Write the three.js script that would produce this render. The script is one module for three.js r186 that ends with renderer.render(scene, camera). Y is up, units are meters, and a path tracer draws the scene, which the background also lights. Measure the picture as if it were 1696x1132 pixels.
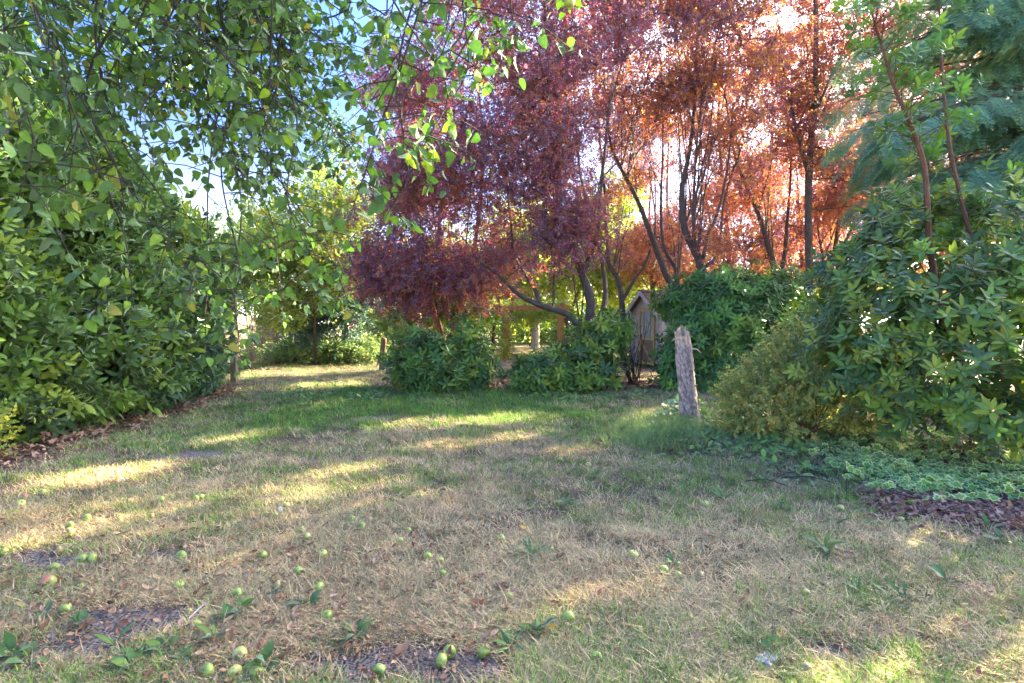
import * as THREE from 'three';
import { ImprovedNoise } from 'three/addons/math/ImprovedNoise.js';
import { mergeGeometries } from 'three/addons/utils/BufferGeometryUtils.js';

// ---------------------------------------------------------------- camera, sky, sun, exposure
const F = 942, CX = 848, CY = 566, PITCH = 0.033, EYE = 1.5;      // lens in pixels of the 1696 x 1132 photograph
const scene = new THREE.Scene();
const camera = new THREE.PerspectiveCamera(2 * Math.atan(CY / F) * 180 / Math.PI, 1696 / 1132, 0.05, 400);
camera.position.set(0, EYE, 0);
camera.rotation.x = -PITCH;
const renderer = new THREE.WebGLRenderer({ antialias: true });
renderer.toneMapping = THREE.LinearToneMapping;
renderer.toneMappingExposure = 35;
renderer.shadowMap.enabled = true;

const SUN_AZ = 54 * Math.PI / 180, SUN_EL = 27 * Math.PI / 180;    // right of straight ahead, above the horizon
const sunDir = new THREE.Vector3(Math.sin(SUN_AZ) * Math.cos(SUN_EL), Math.sin(SUN_EL), -Math.cos(SUN_AZ) * Math.cos(SUN_EL));
{
  const W = 512, H = 256, data = new Float32Array(W * H * 4);
  for (let j = 0; j < H; j++) for (let i = 0; i < W; i++) {
    const el = ((j + 0.5) / H - 0.5) * Math.PI, az = ((i + 0.5) / W - 0.5) * 2 * Math.PI;
    const d = [Math.cos(el) * Math.cos(az), Math.sin(el), Math.cos(el) * Math.sin(az)];
    const cs = d[0] * sunDir.x + d[1] * sunDir.y + d[2] * sunDir.z;
    const up = Math.max(0, d[1]); const hz = Math.exp(-up * 13.0), back = 0.8 + 1.5 * cs * cs;  // horizon band and sky behind raised as added fill
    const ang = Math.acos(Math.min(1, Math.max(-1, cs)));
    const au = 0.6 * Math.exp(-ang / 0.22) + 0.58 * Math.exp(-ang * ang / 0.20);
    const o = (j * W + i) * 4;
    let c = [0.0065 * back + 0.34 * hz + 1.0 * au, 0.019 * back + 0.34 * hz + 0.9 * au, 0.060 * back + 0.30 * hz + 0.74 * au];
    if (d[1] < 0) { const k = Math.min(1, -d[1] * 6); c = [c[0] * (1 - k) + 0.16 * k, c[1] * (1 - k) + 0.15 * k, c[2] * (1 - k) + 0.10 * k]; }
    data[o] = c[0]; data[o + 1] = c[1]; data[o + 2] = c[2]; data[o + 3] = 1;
  }
  const sky = new THREE.DataTexture(data, W, H, THREE.RGBAFormat, THREE.FloatType);
  sky.mapping = THREE.EquirectangularReflectionMapping; sky.magFilter = THREE.LinearFilter; sky.minFilter = THREE.LinearFilter; sky.needsUpdate = true;
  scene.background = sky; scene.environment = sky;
}
const sun = new THREE.DirectionalLight(new THREE.Color(1.0, 0.86, 0.60), 2.0);
sun.position.copy(sunDir).multiplyScalar(60); sun.castShadow = true;
Object.assign(sun.shadow.camera, { left: -40, right: 40, top: 40, bottom: -40, near: 1, far: 160 });
sun.shadow.mapSize.set(4096, 4096);
scene.add(sun, sun.target);

// ---------------------------------------------------------------- helpers
const V = (x, y, z) => new THREE.Vector3(x, y, z), TAU = Math.PI * 2;
function rng(seed) { let a = seed >>> 0; return () => { a |= 0; a = a + 0x6D2B79F5 | 0; let t = Math.imul(a ^ a >>> 15, 1 | a); t = t + Math.imul(t ^ t >>> 7, 61 | t) ^ t; return ((t ^ t >>> 14) >>> 0) / 4294967296; }; }
const R0 = rng(7);
const gauss = R => Math.sqrt(-2 * Math.log(R() + 1e-9)) * Math.cos(TAU * R());
const perlin = new ImprovedNoise();
const n2 = (x, y, s = 0) => perlin.noise(x, y, 11.37 + s * 7.7);
const fbm = (x, y, s = 0) => n2(x, y, s) * 0.6 + n2(x * 2.1, y * 2.1, s + 1) * 0.3 + n2(x * 4.3, y * 4.3, s + 2) * 0.15;
const clamp = (x, a = 0, b = 1) => Math.min(b, Math.max(a, x));
const smooth = (a, b, x) => { const t = clamp((x - a) / (b - a)); return t * t * (3 - 2 * t); };
const lerp = (a, b, t) => a + (b - a) * t;
const cp = Math.cos(PITCH), sp = Math.sin(PITCH);
// the point that lies d metres ahead of where the photographer stood, seen at (px, py) of the photograph
function at(px, py, d) {
  const x = (px - CX) / F, y = (CY - py) / F, yy = y * cp - sp, zz = -(y * sp + cp), k = d / -zz;
  return V(x * k, EYE + yy * k, -d);
}
const depthAt = py => { const y = (CY - py) / F; return EYE * (y * sp + cp) / -(y * cp - sp); };
const ground = (px, py) => { const p = at(px, py, depthAt(py)); p.y = heightAt(p.x, p.z); return p; };
const heightAt = (x, z) => {
  const d = -z, a = smooth(0, 3, d) * 0.5 + 0.5;
  return a * (0.035 * n2(x * 0.35, z * 0.35, 3) + 0.014 * n2(x * 1.3, z * 1.3, 4) + 0.006 * n2(x * 4, z * 4, 5)) + 0.05 * smooth(-5.2, -7.5, x) + 0.06 * smooth(3.6, 6, x) * smooth(9, 6, d);
};
const toScreen = p => { const q = p.clone().sub(camera.position); const y = q.y * cp - q.z * sp, z = q.y * sp + q.z * cp; return [CX + F * q.x / -z, CY - F * y / -z, -z]; };

const used = new Map();
function numbered(name) { const n = used.get(name) ?? 0; used.set(name, n + 1); return n ? name + '_' + String(n).padStart(3, '0') : name; }
function tag(o, label, category, group, kind) { o.userData.label = label; if (category) o.userData.category = category; if (group) o.userData.group = group; if (kind) o.userData.kind = kind; return o; }
function shadows(o) { o.castShadow = true; o.receiveShadow = true; return o; }
function thing(name, label, category, base, group) { const g = new THREE.Group(); g.name = numbered(name); g.position.copy(base); scene.add(g); return tag(g, label, category, group); }
// adds a mesh whose geometry is in world axes and metres as a part of thing g
function part(g, name, geo, mat, sub) {
  const base = g.userData.at ?? g.position; geo.translate(-base.x, -base.y, -base.z);
  const m = shadows(new THREE.Mesh(geo, mat)); m.name = name; (sub ?? g).add(m); return m;
}
class Batch {
  constructor() { this.p = []; this.i = []; this.c = []; this.u = []; this.col = null; }
  v(x, y, z, u = 0, w = 0) { this.p.push(x, y, z); this.u.push(u, w); if (this.col) this.c.push(...this.col); return this.p.length / 3 - 1; }
  t(a, b, c) { this.i.push(a, b, c); }
  geo() {
    const g = new THREE.BufferGeometry();
    g.setAttribute('position', new THREE.Float32BufferAttribute(this.p, 3)); g.setAttribute('uv', new THREE.Float32BufferAttribute(this.u, 2));
    if (this.c.length) g.setAttribute('color', new THREE.Float32BufferAttribute(this.c, 3));
    g.setIndex(this.i); g.computeVertexNormals(); return g;
  }
}
function spline(pts, n) { const c = new THREE.CatmullRomCurve3(pts, false, 'centripetal'); return c.getPoints(n); }
function tube(b, pts, rad, seg = 6, rough = 0, cap = true) {
  const n = pts.length, T = V(), N = V(0, 0, 1), B = V(); let len = 0, prev = null;
  T.subVectors(pts[1], pts[0]).normalize(); if (Math.abs(T.z) > 0.8) N.set(1, 0, 0);
  for (let k = 0; k < n; k++) {
    T.subVectors(pts[Math.min(n - 1, k + 1)], pts[Math.max(0, k - 1)]).normalize();
    N.addScaledVector(T, -N.dot(T)).normalize(); B.crossVectors(T, N);
    if (k) len += pts[k].distanceTo(pts[k - 1]);
    const ring = [];
    for (let s = 0; s <= seg; s++) {
      const a = TAU * (s % seg) / seg, r = rad[k] * (1 + (rough ? rough * n2(Math.cos(a) * 1.7 + pts[k].x * 3, Math.sin(a) * 1.7 + len * 5, 2) : 0));
      const ca = Math.cos(a) * r, sa = Math.sin(a) * r;
      ring.push(b.v(pts[k].x + N.x * ca + B.x * sa, pts[k].y + N.y * ca + B.y * sa, pts[k].z + N.z * ca + B.z * sa, s / seg * TAU * Math.max(rad[0], .02), len));
    }
    if (prev) for (let s = 0; s < seg; s++) { b.t(prev[s], ring[s + 1], prev[s + 1]); b.t(prev[s], ring[s], ring[s + 1]); }
    prev = ring;
  }
  if (cap) { const e = pts[n - 1].clone().addScaledVector(T, rad[n - 1] * 0.5), m = b.v(e.x, e.y, e.z); for (let s = 0; s < seg; s++) b.t(prev[s], m, prev[s + 1]); }
}
function limbTube(b, pts, r0, r1, seg = 8, rough = 0.25, n = 0) {
  const q = spline(pts, n || Math.max(6, pts.length * 5)), m = q.length - 1;
  tube(b, q, q.map((_, k) => lerp(r0, r1, Math.pow(k / m, 0.8))), seg, rough);
  return q;
}
const _q = new THREE.Quaternion();
// turns +Y along dir with +Z towards up as far as that allows
function frame(pos, dir, up, s = 1, roll = 0) {
  const y = dir.clone().normalize(), z = up.clone().addScaledVector(y, -up.dot(y)); if (z.lengthSq() < 1e-6) z.set(y.y, -y.x, 0.3).addScaledVector(y, -z.dot(y)); z.normalize();
  const x = V().crossVectors(y, z); const m = new THREE.Matrix4().makeBasis(x, y, z);
  if (roll) m.multiply(new THREE.Matrix4().makeRotationY(roll));
  m.scale(V(s, s, s)).setPosition(pos); return m;
}
const randDir = R => { const z = R() * 2 - 1, a = R() * TAU, r = Math.sqrt(1 - z * z); return V(r * Math.cos(a), z, r * Math.sin(a)); };

// ---------------------------------------------------------------- leaves
const PROFILE = {
  oval: t => Math.pow(Math.sin(Math.PI * Math.pow(t, 0.85)), 0.8), lance: t => Math.pow(Math.sin(Math.PI * Math.pow(t, 0.9)), 1.0),
  round: t => Math.pow(Math.sin(Math.PI * Math.pow(t, 0.72)), 0.65), needle: t => 0.6 + 0.4 * Math.sin(Math.PI * t),
  jag: t => (0.35 + 0.65 * t) * Math.sqrt(Math.max(0, 1 - Math.pow(t, 6))) * (0.62 + 0.38 * Math.cos(t * 26)),
};
// a leaf of length L along +Y, folded along its midrib and curled; rows of three points
function leafInto(b, M, { L, W, n = 4, fold = 0.25, curl = 0.2, shape = 'oval', stalk = 0, wave = 0 }) {
  const p = V(), f = PROFILE[shape]; let prev = null; const rows = [];
  const put = (x, y, z, u, w) => { p.set(x, y, z).applyMatrix4(M); return b.v(p.x, p.y, p.z, u, w); };
  for (let k = 0; k <= n; k++) {
    const t = k / n, y = stalk + L * t, z = -curl * L * t * t, w = k === 0 ? 0 : k === n ? 0 : f(t) * W / 2;
    if (w === 0) rows.push([put(0, y, z, .5, t)]);
    else { const e = wave * w * Math.sin(k * 2.4); rows.push([put(-w, y, z + fold * w + e, 0, t), put(0, y, z, .5, t), put(w, y, z + fold * w - e, 1, t)]); }
  }
  for (let k = 0; k < n; k++) {
    const a = rows[k], c = rows[k + 1];
    if (a.length === 1) { b.t(a[0], c[1], c[0]); b.t(a[0], c[2], c[1]); }
    else if (c.length === 1) { b.t(a[0], a[1], c[0]); b.t(a[1], a[2], c[0]); }
    else for (let s = 0; s < 2; s++) { b.t(a[s], a[s + 1], c[s]); b.t(a[s + 1], c[s + 1], c[s]); }
  }
  if (stalk) { const w = 0.02 * W + 0.0008, q = [put(-w, 0, 0), put(w, 0, 0), put(0, stalk * 1.05, 0)]; b.t(q[0], q[1], q[2]); }
}
const IDENT = new THREE.Matrix4();
function leafGeo(spec) { const b = new Batch(); leafInto(b, IDENT, spec); return b.geo(); }
// clusters: { spec, mats: local leaf matrices, geo: all of them merged (with a stem) }
function cluster(spec, mats, stem) {
  const b = new Batch(); for (const m of mats) leafInto(b, m, spec);
  if (stem) tube(b, [V(0, 0, 0), V(0, stem * .5, 0.004), V(0, stem, 0)], [0.0035, 0.003, 0.002], 3);
  return { spec, mats, geo: b.geo(), leaf: leafGeo(spec) };
}
function sprig(R, { count, spread, spec, length, droop = 0, up = 0.5 }) {      // leaves alternating up a twig
  const mats = [];
  for (let k = 0; k < count; k++) {
    const t = (k + 0.6) / count, a = k * 2.4 + R() * .6, tilt = spread * (1.1 - 0.5 * t) + (R() - .5) * .4;
    const dir = V(Math.cos(a) * Math.sin(tilt), Math.cos(tilt), Math.sin(a) * Math.sin(tilt)); dir.z -= droop;
    mats.push(frame(V(0, length * t, 0), dir, V((R() - .5) * .9, up, 0.9 + (R() - .5) * .8), 0.75 + R() * .5));
  }
  return cluster(spec, mats, length);
}
function whorl(R, { count, spec, open = 1.0, length = 0.1 }) {                  // a rosette of leaves at a twig's end
  const mats = [];
  for (let k = 0; k < count; k++) {
    const a = k * 2.4 + R() * .5, o = open * (0.55 + 0.6 * (1 - k / count)) + (R() - .5) * .35;
    const dir = V(Math.cos(a) * Math.sin(o), Math.cos(o), Math.sin(a) * Math.sin(o));
    mats.push(frame(V(0, length * (0.45 + .55 * k / count), 0), dir, V(0, 1, 0), 0.75 + R() * .45));
  }
  return cluster(spec, mats, length);
}
const col = (r, g, b) => new THREE.Color().setRGB(r, g, b);
function leafMaterial(c, { through = 0.42, coat = 0.3, coatRough = 0.35, vertex = false, veins = false } = {}) {
  return new THREE.MeshPhysicalMaterial({ color: c, roughness: 1, transmission: through, thickness: 0, clearcoat: coat, clearcoatRoughness: coatRough, side: THREE.DoubleSide, vertexColors: vertex, map: veins ? veinTexture : null });
}
// the clusters in list (m: world matrix, c: number in palette) as leaves of g: those that show largest each a mesh, the rest one part
function foliage(g, list, cl, palette, opt = {}, individual = 0, restName = 'leaves') {
  const base = g.position, off = new THREE.Matrix4().makeTranslation(-base.x, -base.y, -base.z);
  const mats = palette.map(c => leafMaterial(c, opt));
  let rest = list;
  if (individual) {
    const p = V(), score = list.map((e, k) => {
      p.setFromMatrixPosition(e.m); const [x, y, d] = toScreen(p);
      return [d > 0.3 && x > 0 && x < 1696 && y > 0 && y < 1132 ? 1 / d : 0, k];
    }).sort((a, b) => b[0] - a[0]);
    const take = new Set(score.slice(0, Math.floor(individual / cl.mats.length)).filter(s => s[0] > 0).map(s => s[1]));
    rest = list.filter((_, k) => !take.has(k));
    const R = rng(list.length);
    for (const k of take) {
      const e = list[k], w = off.clone().multiply(e.m);
      for (const lm of cl.mats) {
        const m = shadows(new THREE.Mesh(cl.leaf, mats[(e.c + (R() < .25 ? 1 : 0)) % mats.length])); m.name = 'leaf';
        m.applyMatrix4(w.clone().multiply(lm)); g.add(m);
      }
    }
  }
  const im = shadows(new THREE.InstancedMesh(cl.geo, leafMaterial(col(1, 1, 1), opt), rest.length));
  im.name = restName; im.userData.kind = 'stuff'; const m = new THREE.Matrix4();
  rest.forEach((e, k) => { im.setMatrixAt(k, m.multiplyMatrices(off, e.m)); im.setColorAt(k, palette[e.c % palette.length]); });
  g.add(im); return im;
}

// ---------------------------------------------------------------- textures and plain materials
function noiseTexture(size, fn, srgb) {
  const d = new Uint8Array(size * size * 4);
  for (let j = 0; j < size; j++) for (let i = 0; i < size; i++) { const c = fn(i / size, j / size), o = (j * size + i) * 4; for (let k = 0; k < 3; k++) d[o + k] = clamp(c[k]) * 255; d[o + 3] = 255; }
  const t = new THREE.DataTexture(d, size, size); t.wrapS = t.wrapT = THREE.RepeatWrapping; t.magFilter = THREE.LinearFilter; t.minFilter = THREE.LinearMipmapLinearFilter; t.generateMipmaps = true;
  if (srgb) t.colorSpace = THREE.SRGBColorSpace; t.needsUpdate = true; return t;
}
const wrapN = (u, v, f, s) => { // noise that repeats at 1
  const a = n2(u * f, v * f, s), b = n2((u - 1) * f, v * f, s), c = n2(u * f, (v - 1) * f, s), d = n2((u - 1) * f, (v - 1) * f, s);
  return lerp(lerp(a, b, u), lerp(c, d, u), v) * 1.3;
};
const veinTexture = noiseTexture(128, (u, v) => {
  const a = Math.abs(u - .5) * 2, mid = Math.exp(-((u - .5) ** 2) / .0009), s = Math.abs((((v * 7 - a * 2.2) % 1) + 1) % 1 - .5), vein = Math.exp(-(s * s) / .006) * .5 * (1 - a * .5);
  const h = .80 + .16 * wrapN(u, v, 6, 4) + .10 * wrapN(u, v, 17, 5) + .26 * mid + .16 * vein, spot = wrapN(u, v, 5, 9) > .5 ? .62 : 1, edge = 1 - .12 * Math.pow(a, 4);
  return [h * (spot < 1 ? .85 : 1) * edge, h * spot * edge, h * spot * .9 * edge];
});
const barkBump = noiseTexture(256, (u, v) => { const h = 0.5 + 0.35 * wrapN(u, v * 0.35, 26, 1) + 0.3 * wrapN(u, v, 14, 2) + 0.2 * wrapN(u, v, 40, 3); return [h, h, h]; });
const barkTint = noiseTexture(256, (u, v) => { const h = 0.72 + 0.35 * wrapN(u, v * 0.5, 9, 5) + 0.3 * wrapN(u, v, 30, 6), m = Math.max(0, wrapN(u, v, 7, 8)) * .5; return [h + m * .3, h + m * .45, h + m * .3]; });
barkBump.repeat.set(3, 1.2); barkTint.repeat.set(3, 1.2);
const barkMaterial = c => new THREE.MeshStandardMaterial({ color: c, map: barkTint, bumpMap: barkBump, bumpScale: 0.02, roughness: 0.95 });
const plumBark = barkMaterial(col(0.13, 0.108, 0.095)), plumTwig = barkMaterial(col(0.15, 0.125, 0.11)), cinnamonBark = barkMaterial(col(0.42, 0.17, 0.075)), darkBark = barkMaterial(col(0.10, 0.075, 0.055)), appleBark = barkMaterial(col(0.085, 0.075, 0.06)), birchBark = barkMaterial(col(0.55, 0.5, 0.42)), redBark = barkMaterial(col(0.24, 0.12, 0.075));
const grain = noiseTexture(256, (u, v) => { const h = 0.8 + 0.3 * wrapN(u * 1, v * .12, 60, 1) + 0.25 * wrapN(u, v * .3, 18, 2) + .15 * wrapN(u, v, 5, 3); return [h, h * .99, h * .97]; });
const woodMaterial = c => new THREE.MeshStandardMaterial({ color: c, map: grain, bumpMap: grain, bumpScale: 0.004, roughness: 0.85 });

// ---------------------------------------------------------------- ground
const inSoil = (x, z) => {   // bare trodden soil, from its places in the lawn
  let s = 0;
  for (const [cx, cz, rx, rz] of soilSpots) { const a = (x - cx) / rx, b = (z - cz) / rz; s = Math.max(s, 1.45 - a * a - b * b + 0.9 * n2(x * 5, z * 5, 9)); }
  return smooth(0.3, 1.0, s);
};
const soilSpots = [];
for (const [px, py, rx, ry] of [[215, 1035, .5, .2], [95, 935, .45, .16], [700, 1108, .5, .24], [545, 1105, .24, .15], [275, 925, .25, .1], [1390, 1095, .2, .14], [10, 930, .3, .14], [110, 1085, .3, .16], [325, 755, .5, .25], [620, 690, .35, .2], [330, 1118, .2, .07]]) {
  const p = at(px, py, depthAt(py)); soilSpots.push([p.x, p.z, rx, ry]);
}
const greenness = (x, z) => {
  const d = -z; let g = 0.30 * fbm(x * 0.5, z * 0.55, 1) + 0.34 * fbm(x * 1.5, z * 1.4, 2);
  g += (.85 + .9 * fbm(x * .9, z * 1.2, 6)) * smooth(7.0, 9.8, d) * smooth(13.6, 11.8, d) * smooth(4.2, 1.5, Math.abs(x + 1.2));
  g += 0.45 * Math.exp(-((x - 2.2) ** 2 / 1.6 + (d - 8.0) ** 2 / 1.5)) + 0.36 * Math.exp(-((x - 1.6) ** 2 / 1.2 + (d - 5.6) ** 2 / 1.8)) + 0.28 * smooth(-2.2, -4, x) * smooth(5.2, 7.5, d);
  g += 0.12 * smooth(3.4, 2.2, d) - 0.30 * Math.exp(-((x + 0.3) ** 2 / 3 + (d - 3.6) ** 2 / .8)) - 0.12;
  g += 0.18 * Math.exp(-((x + 2.6) ** 2 / 2 + (d - 6.4) ** 2 / 1.2));
  return clamp(g + 0.24);
};
const bedness = (x, z) => {   // leaf litter and mulch under the shrubs
  const d = -z, w = 0.35 * n2(x * 1.2, z * 1.2, 6);
  const left = smooth(-4.9, -5.5, x + w + 0.13 * (d - 7)) * smooth(15, 12, d);
  const right = smooth(2.9, 3.5, x + w - 0.62 * (d - 4.9) * (d < 8 ? 1 : .2) + (d > 4.4 ? 0 : (4.4 - d) * -2.5)) * smooth(10.5, 8.5, d);
  const back = smooth(12.0, 12.7, d + w) * smooth(15.5, 14, d) * smooth(-2.6, -1.6, x);
  return clamp(Math.max(left, right, back));
};
{
  const xs = [], zs = [];
  for (let x = -9; x <= 9.001; x += 0.07) xs.push(x); for (let x = 9.6; x < 200; x *= 1.18) { xs.push(x); xs.unshift(-x); }
  for (let z = -1.2; z >= -20.001; z -= 0.07) zs.push(z); for (let z = -20.6; z > -320; z *= 1.12) zs.push(z); for (let k = 0.2; k < 120; k = k * 1.5 + .4) zs.unshift(k - 1.2);
  const b = new Batch(); b.col = [1, 1, 1];
  const dry = [0.235, 0.172, 0.095], green = [0.085, 0.125, 0.03], soil = [0.25, 0.205, 0.18], litter = [0.135, 0.085, 0.05];
  const mix = (a, c, t) => a.map((q, k) => lerp(q, c[k], t));
  zs.forEach((z, j) => xs.forEach((x, i) => {
    const br = fbm(x * 1.3, z * 1.3, 8) + .5 * n2(x * 5, z * 5, 18); const v = 1 - .3 * smooth(-.05, -.4, br) + 0.28 * fbm(x * 2.2, z * 2.2, 3) + 0.25 * n2(x * 9, z * 9, 4);
    let c = mix(dry, green, greenness(x, z) * .85); c = mix(c, litter, bedness(x, z)); c = mix(c, soil, inSoil(x, z));
    if (-z > 24) c = mix(c, [0.3, 0.24, 0.12], smooth(24, 30, -z) * .6);
    b.col = c.map(q => q * clamp(v, .55, 1.4));
    b.v(x, heightAt(x, z) + 0.012 * n2(x * 14, z * 14, 7) * smooth(20, 12, -z), z, x, z);
    if (i && j) { const a = j * xs.length + i; b.t(a, a - xs.length, a - 1); b.t(a - 1, a - xs.length, a - xs.length - 1); }
  }));
  const thatch = noiseTexture(512, (u, v) => { const h = 0.62 + 0.55 * wrapN(u, v * .5, 60, 1) + 0.5 * wrapN(u * .5, v, 90, 2) + .35 * wrapN(u, v, 24, 3); return [h * 1.02, h, h * .93]; });
  thatch.repeat.set(1.3, 1.3);
  const m = new THREE.Mesh(b.geo(), new THREE.MeshStandardMaterial({ vertexColors: true, map: thatch, bumpMap: thatch, bumpScale: 0.018, roughness: 1 }));
  m.receiveShadow = true; m.name = 'ground'; scene.add(tag(m, 'parched lawn with green patches and bare soil running back to the trees', 'ground', null, 'structure'));
}

// ---------------------------------------------------------------- grass
function blades(R, { count, radius, h, w, lean, curve = .5 }) {
  const b = new Batch();
  for (let k = 0; k < count; k++) {
    const a = R() * TAU, r = Math.sqrt(R()) * radius, x = Math.cos(a) * r, z = Math.sin(a) * r, d = R() * TAU, hh = h * (.45 + R() * .8), l = lean * (.3 + R()), ww = w * (.6 + R() * .7);
    const dx = Math.cos(d), dz = Math.sin(d), px = -dz * ww / 2, pz = dx * ww / 2;
    const P = t => [x + dx * hh * l * Math.pow(t, 1 + curve), hh * t * (1 - .25 * l * t * curve), z + dz * hh * l * Math.pow(t, 1 + curve)];
    const p1 = P(.55), p2 = P(1), q = [b.v(x - px, -.01, z - pz), b.v(x + px, -.01, z + pz), b.v(p1[0] - px * .8, p1[1], p1[2] - pz * .8), b.v(p1[0] + px * .8, p1[1], p1[2] + pz * .8), b.v(p2[0], p2[1], p2[2])];
    b.t(q[0], q[1], q[2]); b.t(q[1], q[3], q[2]); b.t(q[2], q[3], q[4]);
  }
  return b.geo();
}
const grassMaterial = () => new THREE.MeshPhysicalMaterial({ color: 0xffffff, roughness: 1, transmission: 0.16, thickness: 0, side: THREE.DoubleSide });
function scatter(name, label, geo, mat, list, category) {
  const im = shadows(new THREE.InstancedMesh(geo, mat, list.length)); im.name = name;
  list.forEach((e, k) => { im.setMatrixAt(k, e.m); im.setColorAt(k, e.c); });
  scene.add(tag(im, label, category, null, 'stuff')); return im;
}
const placeFlat = (x, z, s, sy, R) => new THREE.Matrix4().compose(V(x, heightAt(x, z), z), _q.clone().setFromEuler(new THREE.Euler((R() - .5) * .35, R() * TAU, (R() - .5) * .35)), V(s, sy, s));
{
  const R = rng(21), dryL = [], greenL = [];
  const put = (x, z, far) => {
    const g = greenness(x, z), d = -z, bed = bedness(x, z);
    if (R() < bed * 1.02 || R() < inSoil(x, z) * 1.1) return;
    const bare = fbm(x * 1.3, z * 1.3, 8) + .5 * n2(x * 5, z * 5, 18); if (bare < -.12 && R() < .72) return;
    const tuft = .75 + .55 * clamp(fbm(x * 2.4, z * 2.4, 12) + .35) + .5 * Math.max(0, n2(x * 6, z * 6, 13));
    const s = far ? lerp(1, 2.0, smooth(4, 12, d)) : 1, v = .5 + R() * .95;
    if (R() < g * 1.15) { const y = R(); greenL.push({ m: placeFlat(x, z, s * (.8 + R() * .5), s * tuft * (.7 + R() * .6) * lerp(1, .75, smooth(5, 11, d)), R), c: col((.12 + .15 * y) * v, (.29 + .08 * y) * v, (.035 + .015 * y) * v) }); }
    else { const y = R(), r = Math.max(0, fbm(x * .9, z * .9, 15)); const pt = fbm(x * 2.6, z * 2.6, 19); if (R() < .3) { dryL.push({ m: placeFlat(x, z, s * (.8 + R() * .5), s * tuft * (.8 + R() * .6), R), c: col(.30 * v, .29 * v, .125 * v) }); return; } dryL.push({ m: placeFlat(x, z, s * (.8 + R() * .5), s * tuft * (.6 + R() * .6), R), c: col((.56 + .12 * y + .16 * pt) * v, (.40 + .11 * y - .09 * r + .13 * pt) * v, (.185 + .08 * y - .04 * r + .08 * pt) * v) }); }
  };
  for (let k = 0; k < 30000; k++) { const py = 640 + 560 * Math.pow(R(), .8), px = -140 + R() * 1980, d = depthAt(py), p = at(px, py, d); put(p.x, p.z, true); }
  for (let k = 0; k < 16000; k++) { const d = 1.9 + 12 * R(), x = (R() - .5) * (d * 2.3 + 1); put(x, -d, true); }
  for (let k = 0; k < 3000; k++) { const d = 13 + 16 * R(), x = -10 + 14 * R(); if (bedness(x, -d) < .3) put(x, -d, true); }
  scatter('dry_grass', 'straw coloured dry grass covering most of the lawn', blades(rng(3), { count: 21, radius: .08, h: .044, w: .0038, lean: 1.9 }), grassMaterial(), dryL, 'grass');
  scatter('green_grass', 'short green grass surviving in patches of the lawn', blades(rng(4), { count: 20, radius: .075, h: .05, w: .0042, lean: 1.0 }), grassMaterial(), greenL, 'grass');
  // long seeding grass left of the stump
  const tall = [];
  for (let k = 0; k < 420; k++) {
    const px = 1090 + gauss(R) * 44, py = 722 + gauss(R) * 14 + (px - 1090) * .05, p = ground(px, py); if (px > 1230 || p.z < -10 || p.z > -6.5) continue;
    const v = .7 + R() * .6, y = R() * (px < 1095 && py < 718 ? 1 : .45);
    tall.push({ m: placeFlat(p.x, p.z, 1, .65 + R() * .7, R), c: col((.14 + .26 * y) * v, (.26 + .16 * y) * v, (.07 + .06 * y) * v) });
  }
  for (let k = 0; k < 90; k++) { const px = 130 + R() * 240, py = 735 + gauss(R) * 14, p = ground(px, py); tall.push({ m: placeFlat(p.x, p.z, .8, .3 + R() * .3, R), c: col(.12, .24 * (.7 + .5 * R()), .05) }); }
  scatter('long_grass', 'long arching green grass around the foot of the stump', blades(rng(5), { count: 14, radius: .06, h: .2, w: .0065, lean: 1.2, curve: .9 }), grassMaterial(), tall, 'grass');
}

// ---------------------------------------------------------------- trees
// crowns cut open along the sun to shape lit patches: on the lawn [x0, y0, x1, y1, half height] and parts of the left hedge
const OPEN = [[-20, 818, 300, 772, 13], [300, 738, 460, 718, 8], [420, 684, 560, 672, 6], [600, 712, 880, 690, 8], [870, 757, 990, 745, 9], [370, 836, 530, 812, 10], [570, 850, 710, 828, 11], [640, 872, 750, 850, 9], [480, 792, 620, 775, 7], [-10, 925, 90, 890, 13], [790, 905, 900, 882, 12], [960, 1045, 1120, 992, 38], [700, 1098, 900, 1042, 42], [880, 1008, 1000, 985, 20], [1330, 862, 1440, 850, 9], [1540, 880, 1575, 872, 9], [1010, 722, 1090, 700, 14], [1060, 688, 1140, 678, 6], [770, 735, 900, 716, 7], [640, 748, 760, 735, 6], [150, 700, 260, 690, 9], [380, 1000, 470, 975, 28], [1080, 975, 1140, 962, 20], [380, 622, 660, 604, 8], [470, 644, 600, 632, 6], [200, 900, 330, 875, 8], [640, 1118, 690, 1108, 9]];
function sunGap(p) {
  const k = p.y / sunDir.y, gx = p.x - sunDir.x * k, gz = p.z - sunDir.z * k;
  if (gz < -1.6) {
    const [sx, sy] = toScreen(V(gx, 0, gz)), w = 1 + .5 * n2(sx * .02, sy * .05, 61);
    for (const [x0, y0, x1, y1, h] of OPEN) { if (sx < x0 - 15 || sx > x1 + 15) continue; const t = clamp((sx - x0) / (x1 - x0)); if (Math.abs(sy - lerp(y0, y1, t)) < h * w * 1.25) return true; }
  }
  const t = (p.x + 6.1) / sunDir.x, hy = p.y - sunDir.y * t, hz = p.z - sunDir.z * t;
  const tf = (p.x + 9.7) / sunDir.x, fy = p.y - sunDir.y * tf, fz = p.z - sunDir.z * tf;
  if (tf > 2 && fy > -.3 && fy < 2.1 && fz < -19 && fz > -27) return true;
  return t > 2 && hy > -.2 && hy < 4.6 && hz < -4.5 && hz > -13 && n2(hy * .9, hz * .9, 63) + .4 * n2(hy * 2.2, hz * 2.2, 64) > .04;
}
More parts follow.
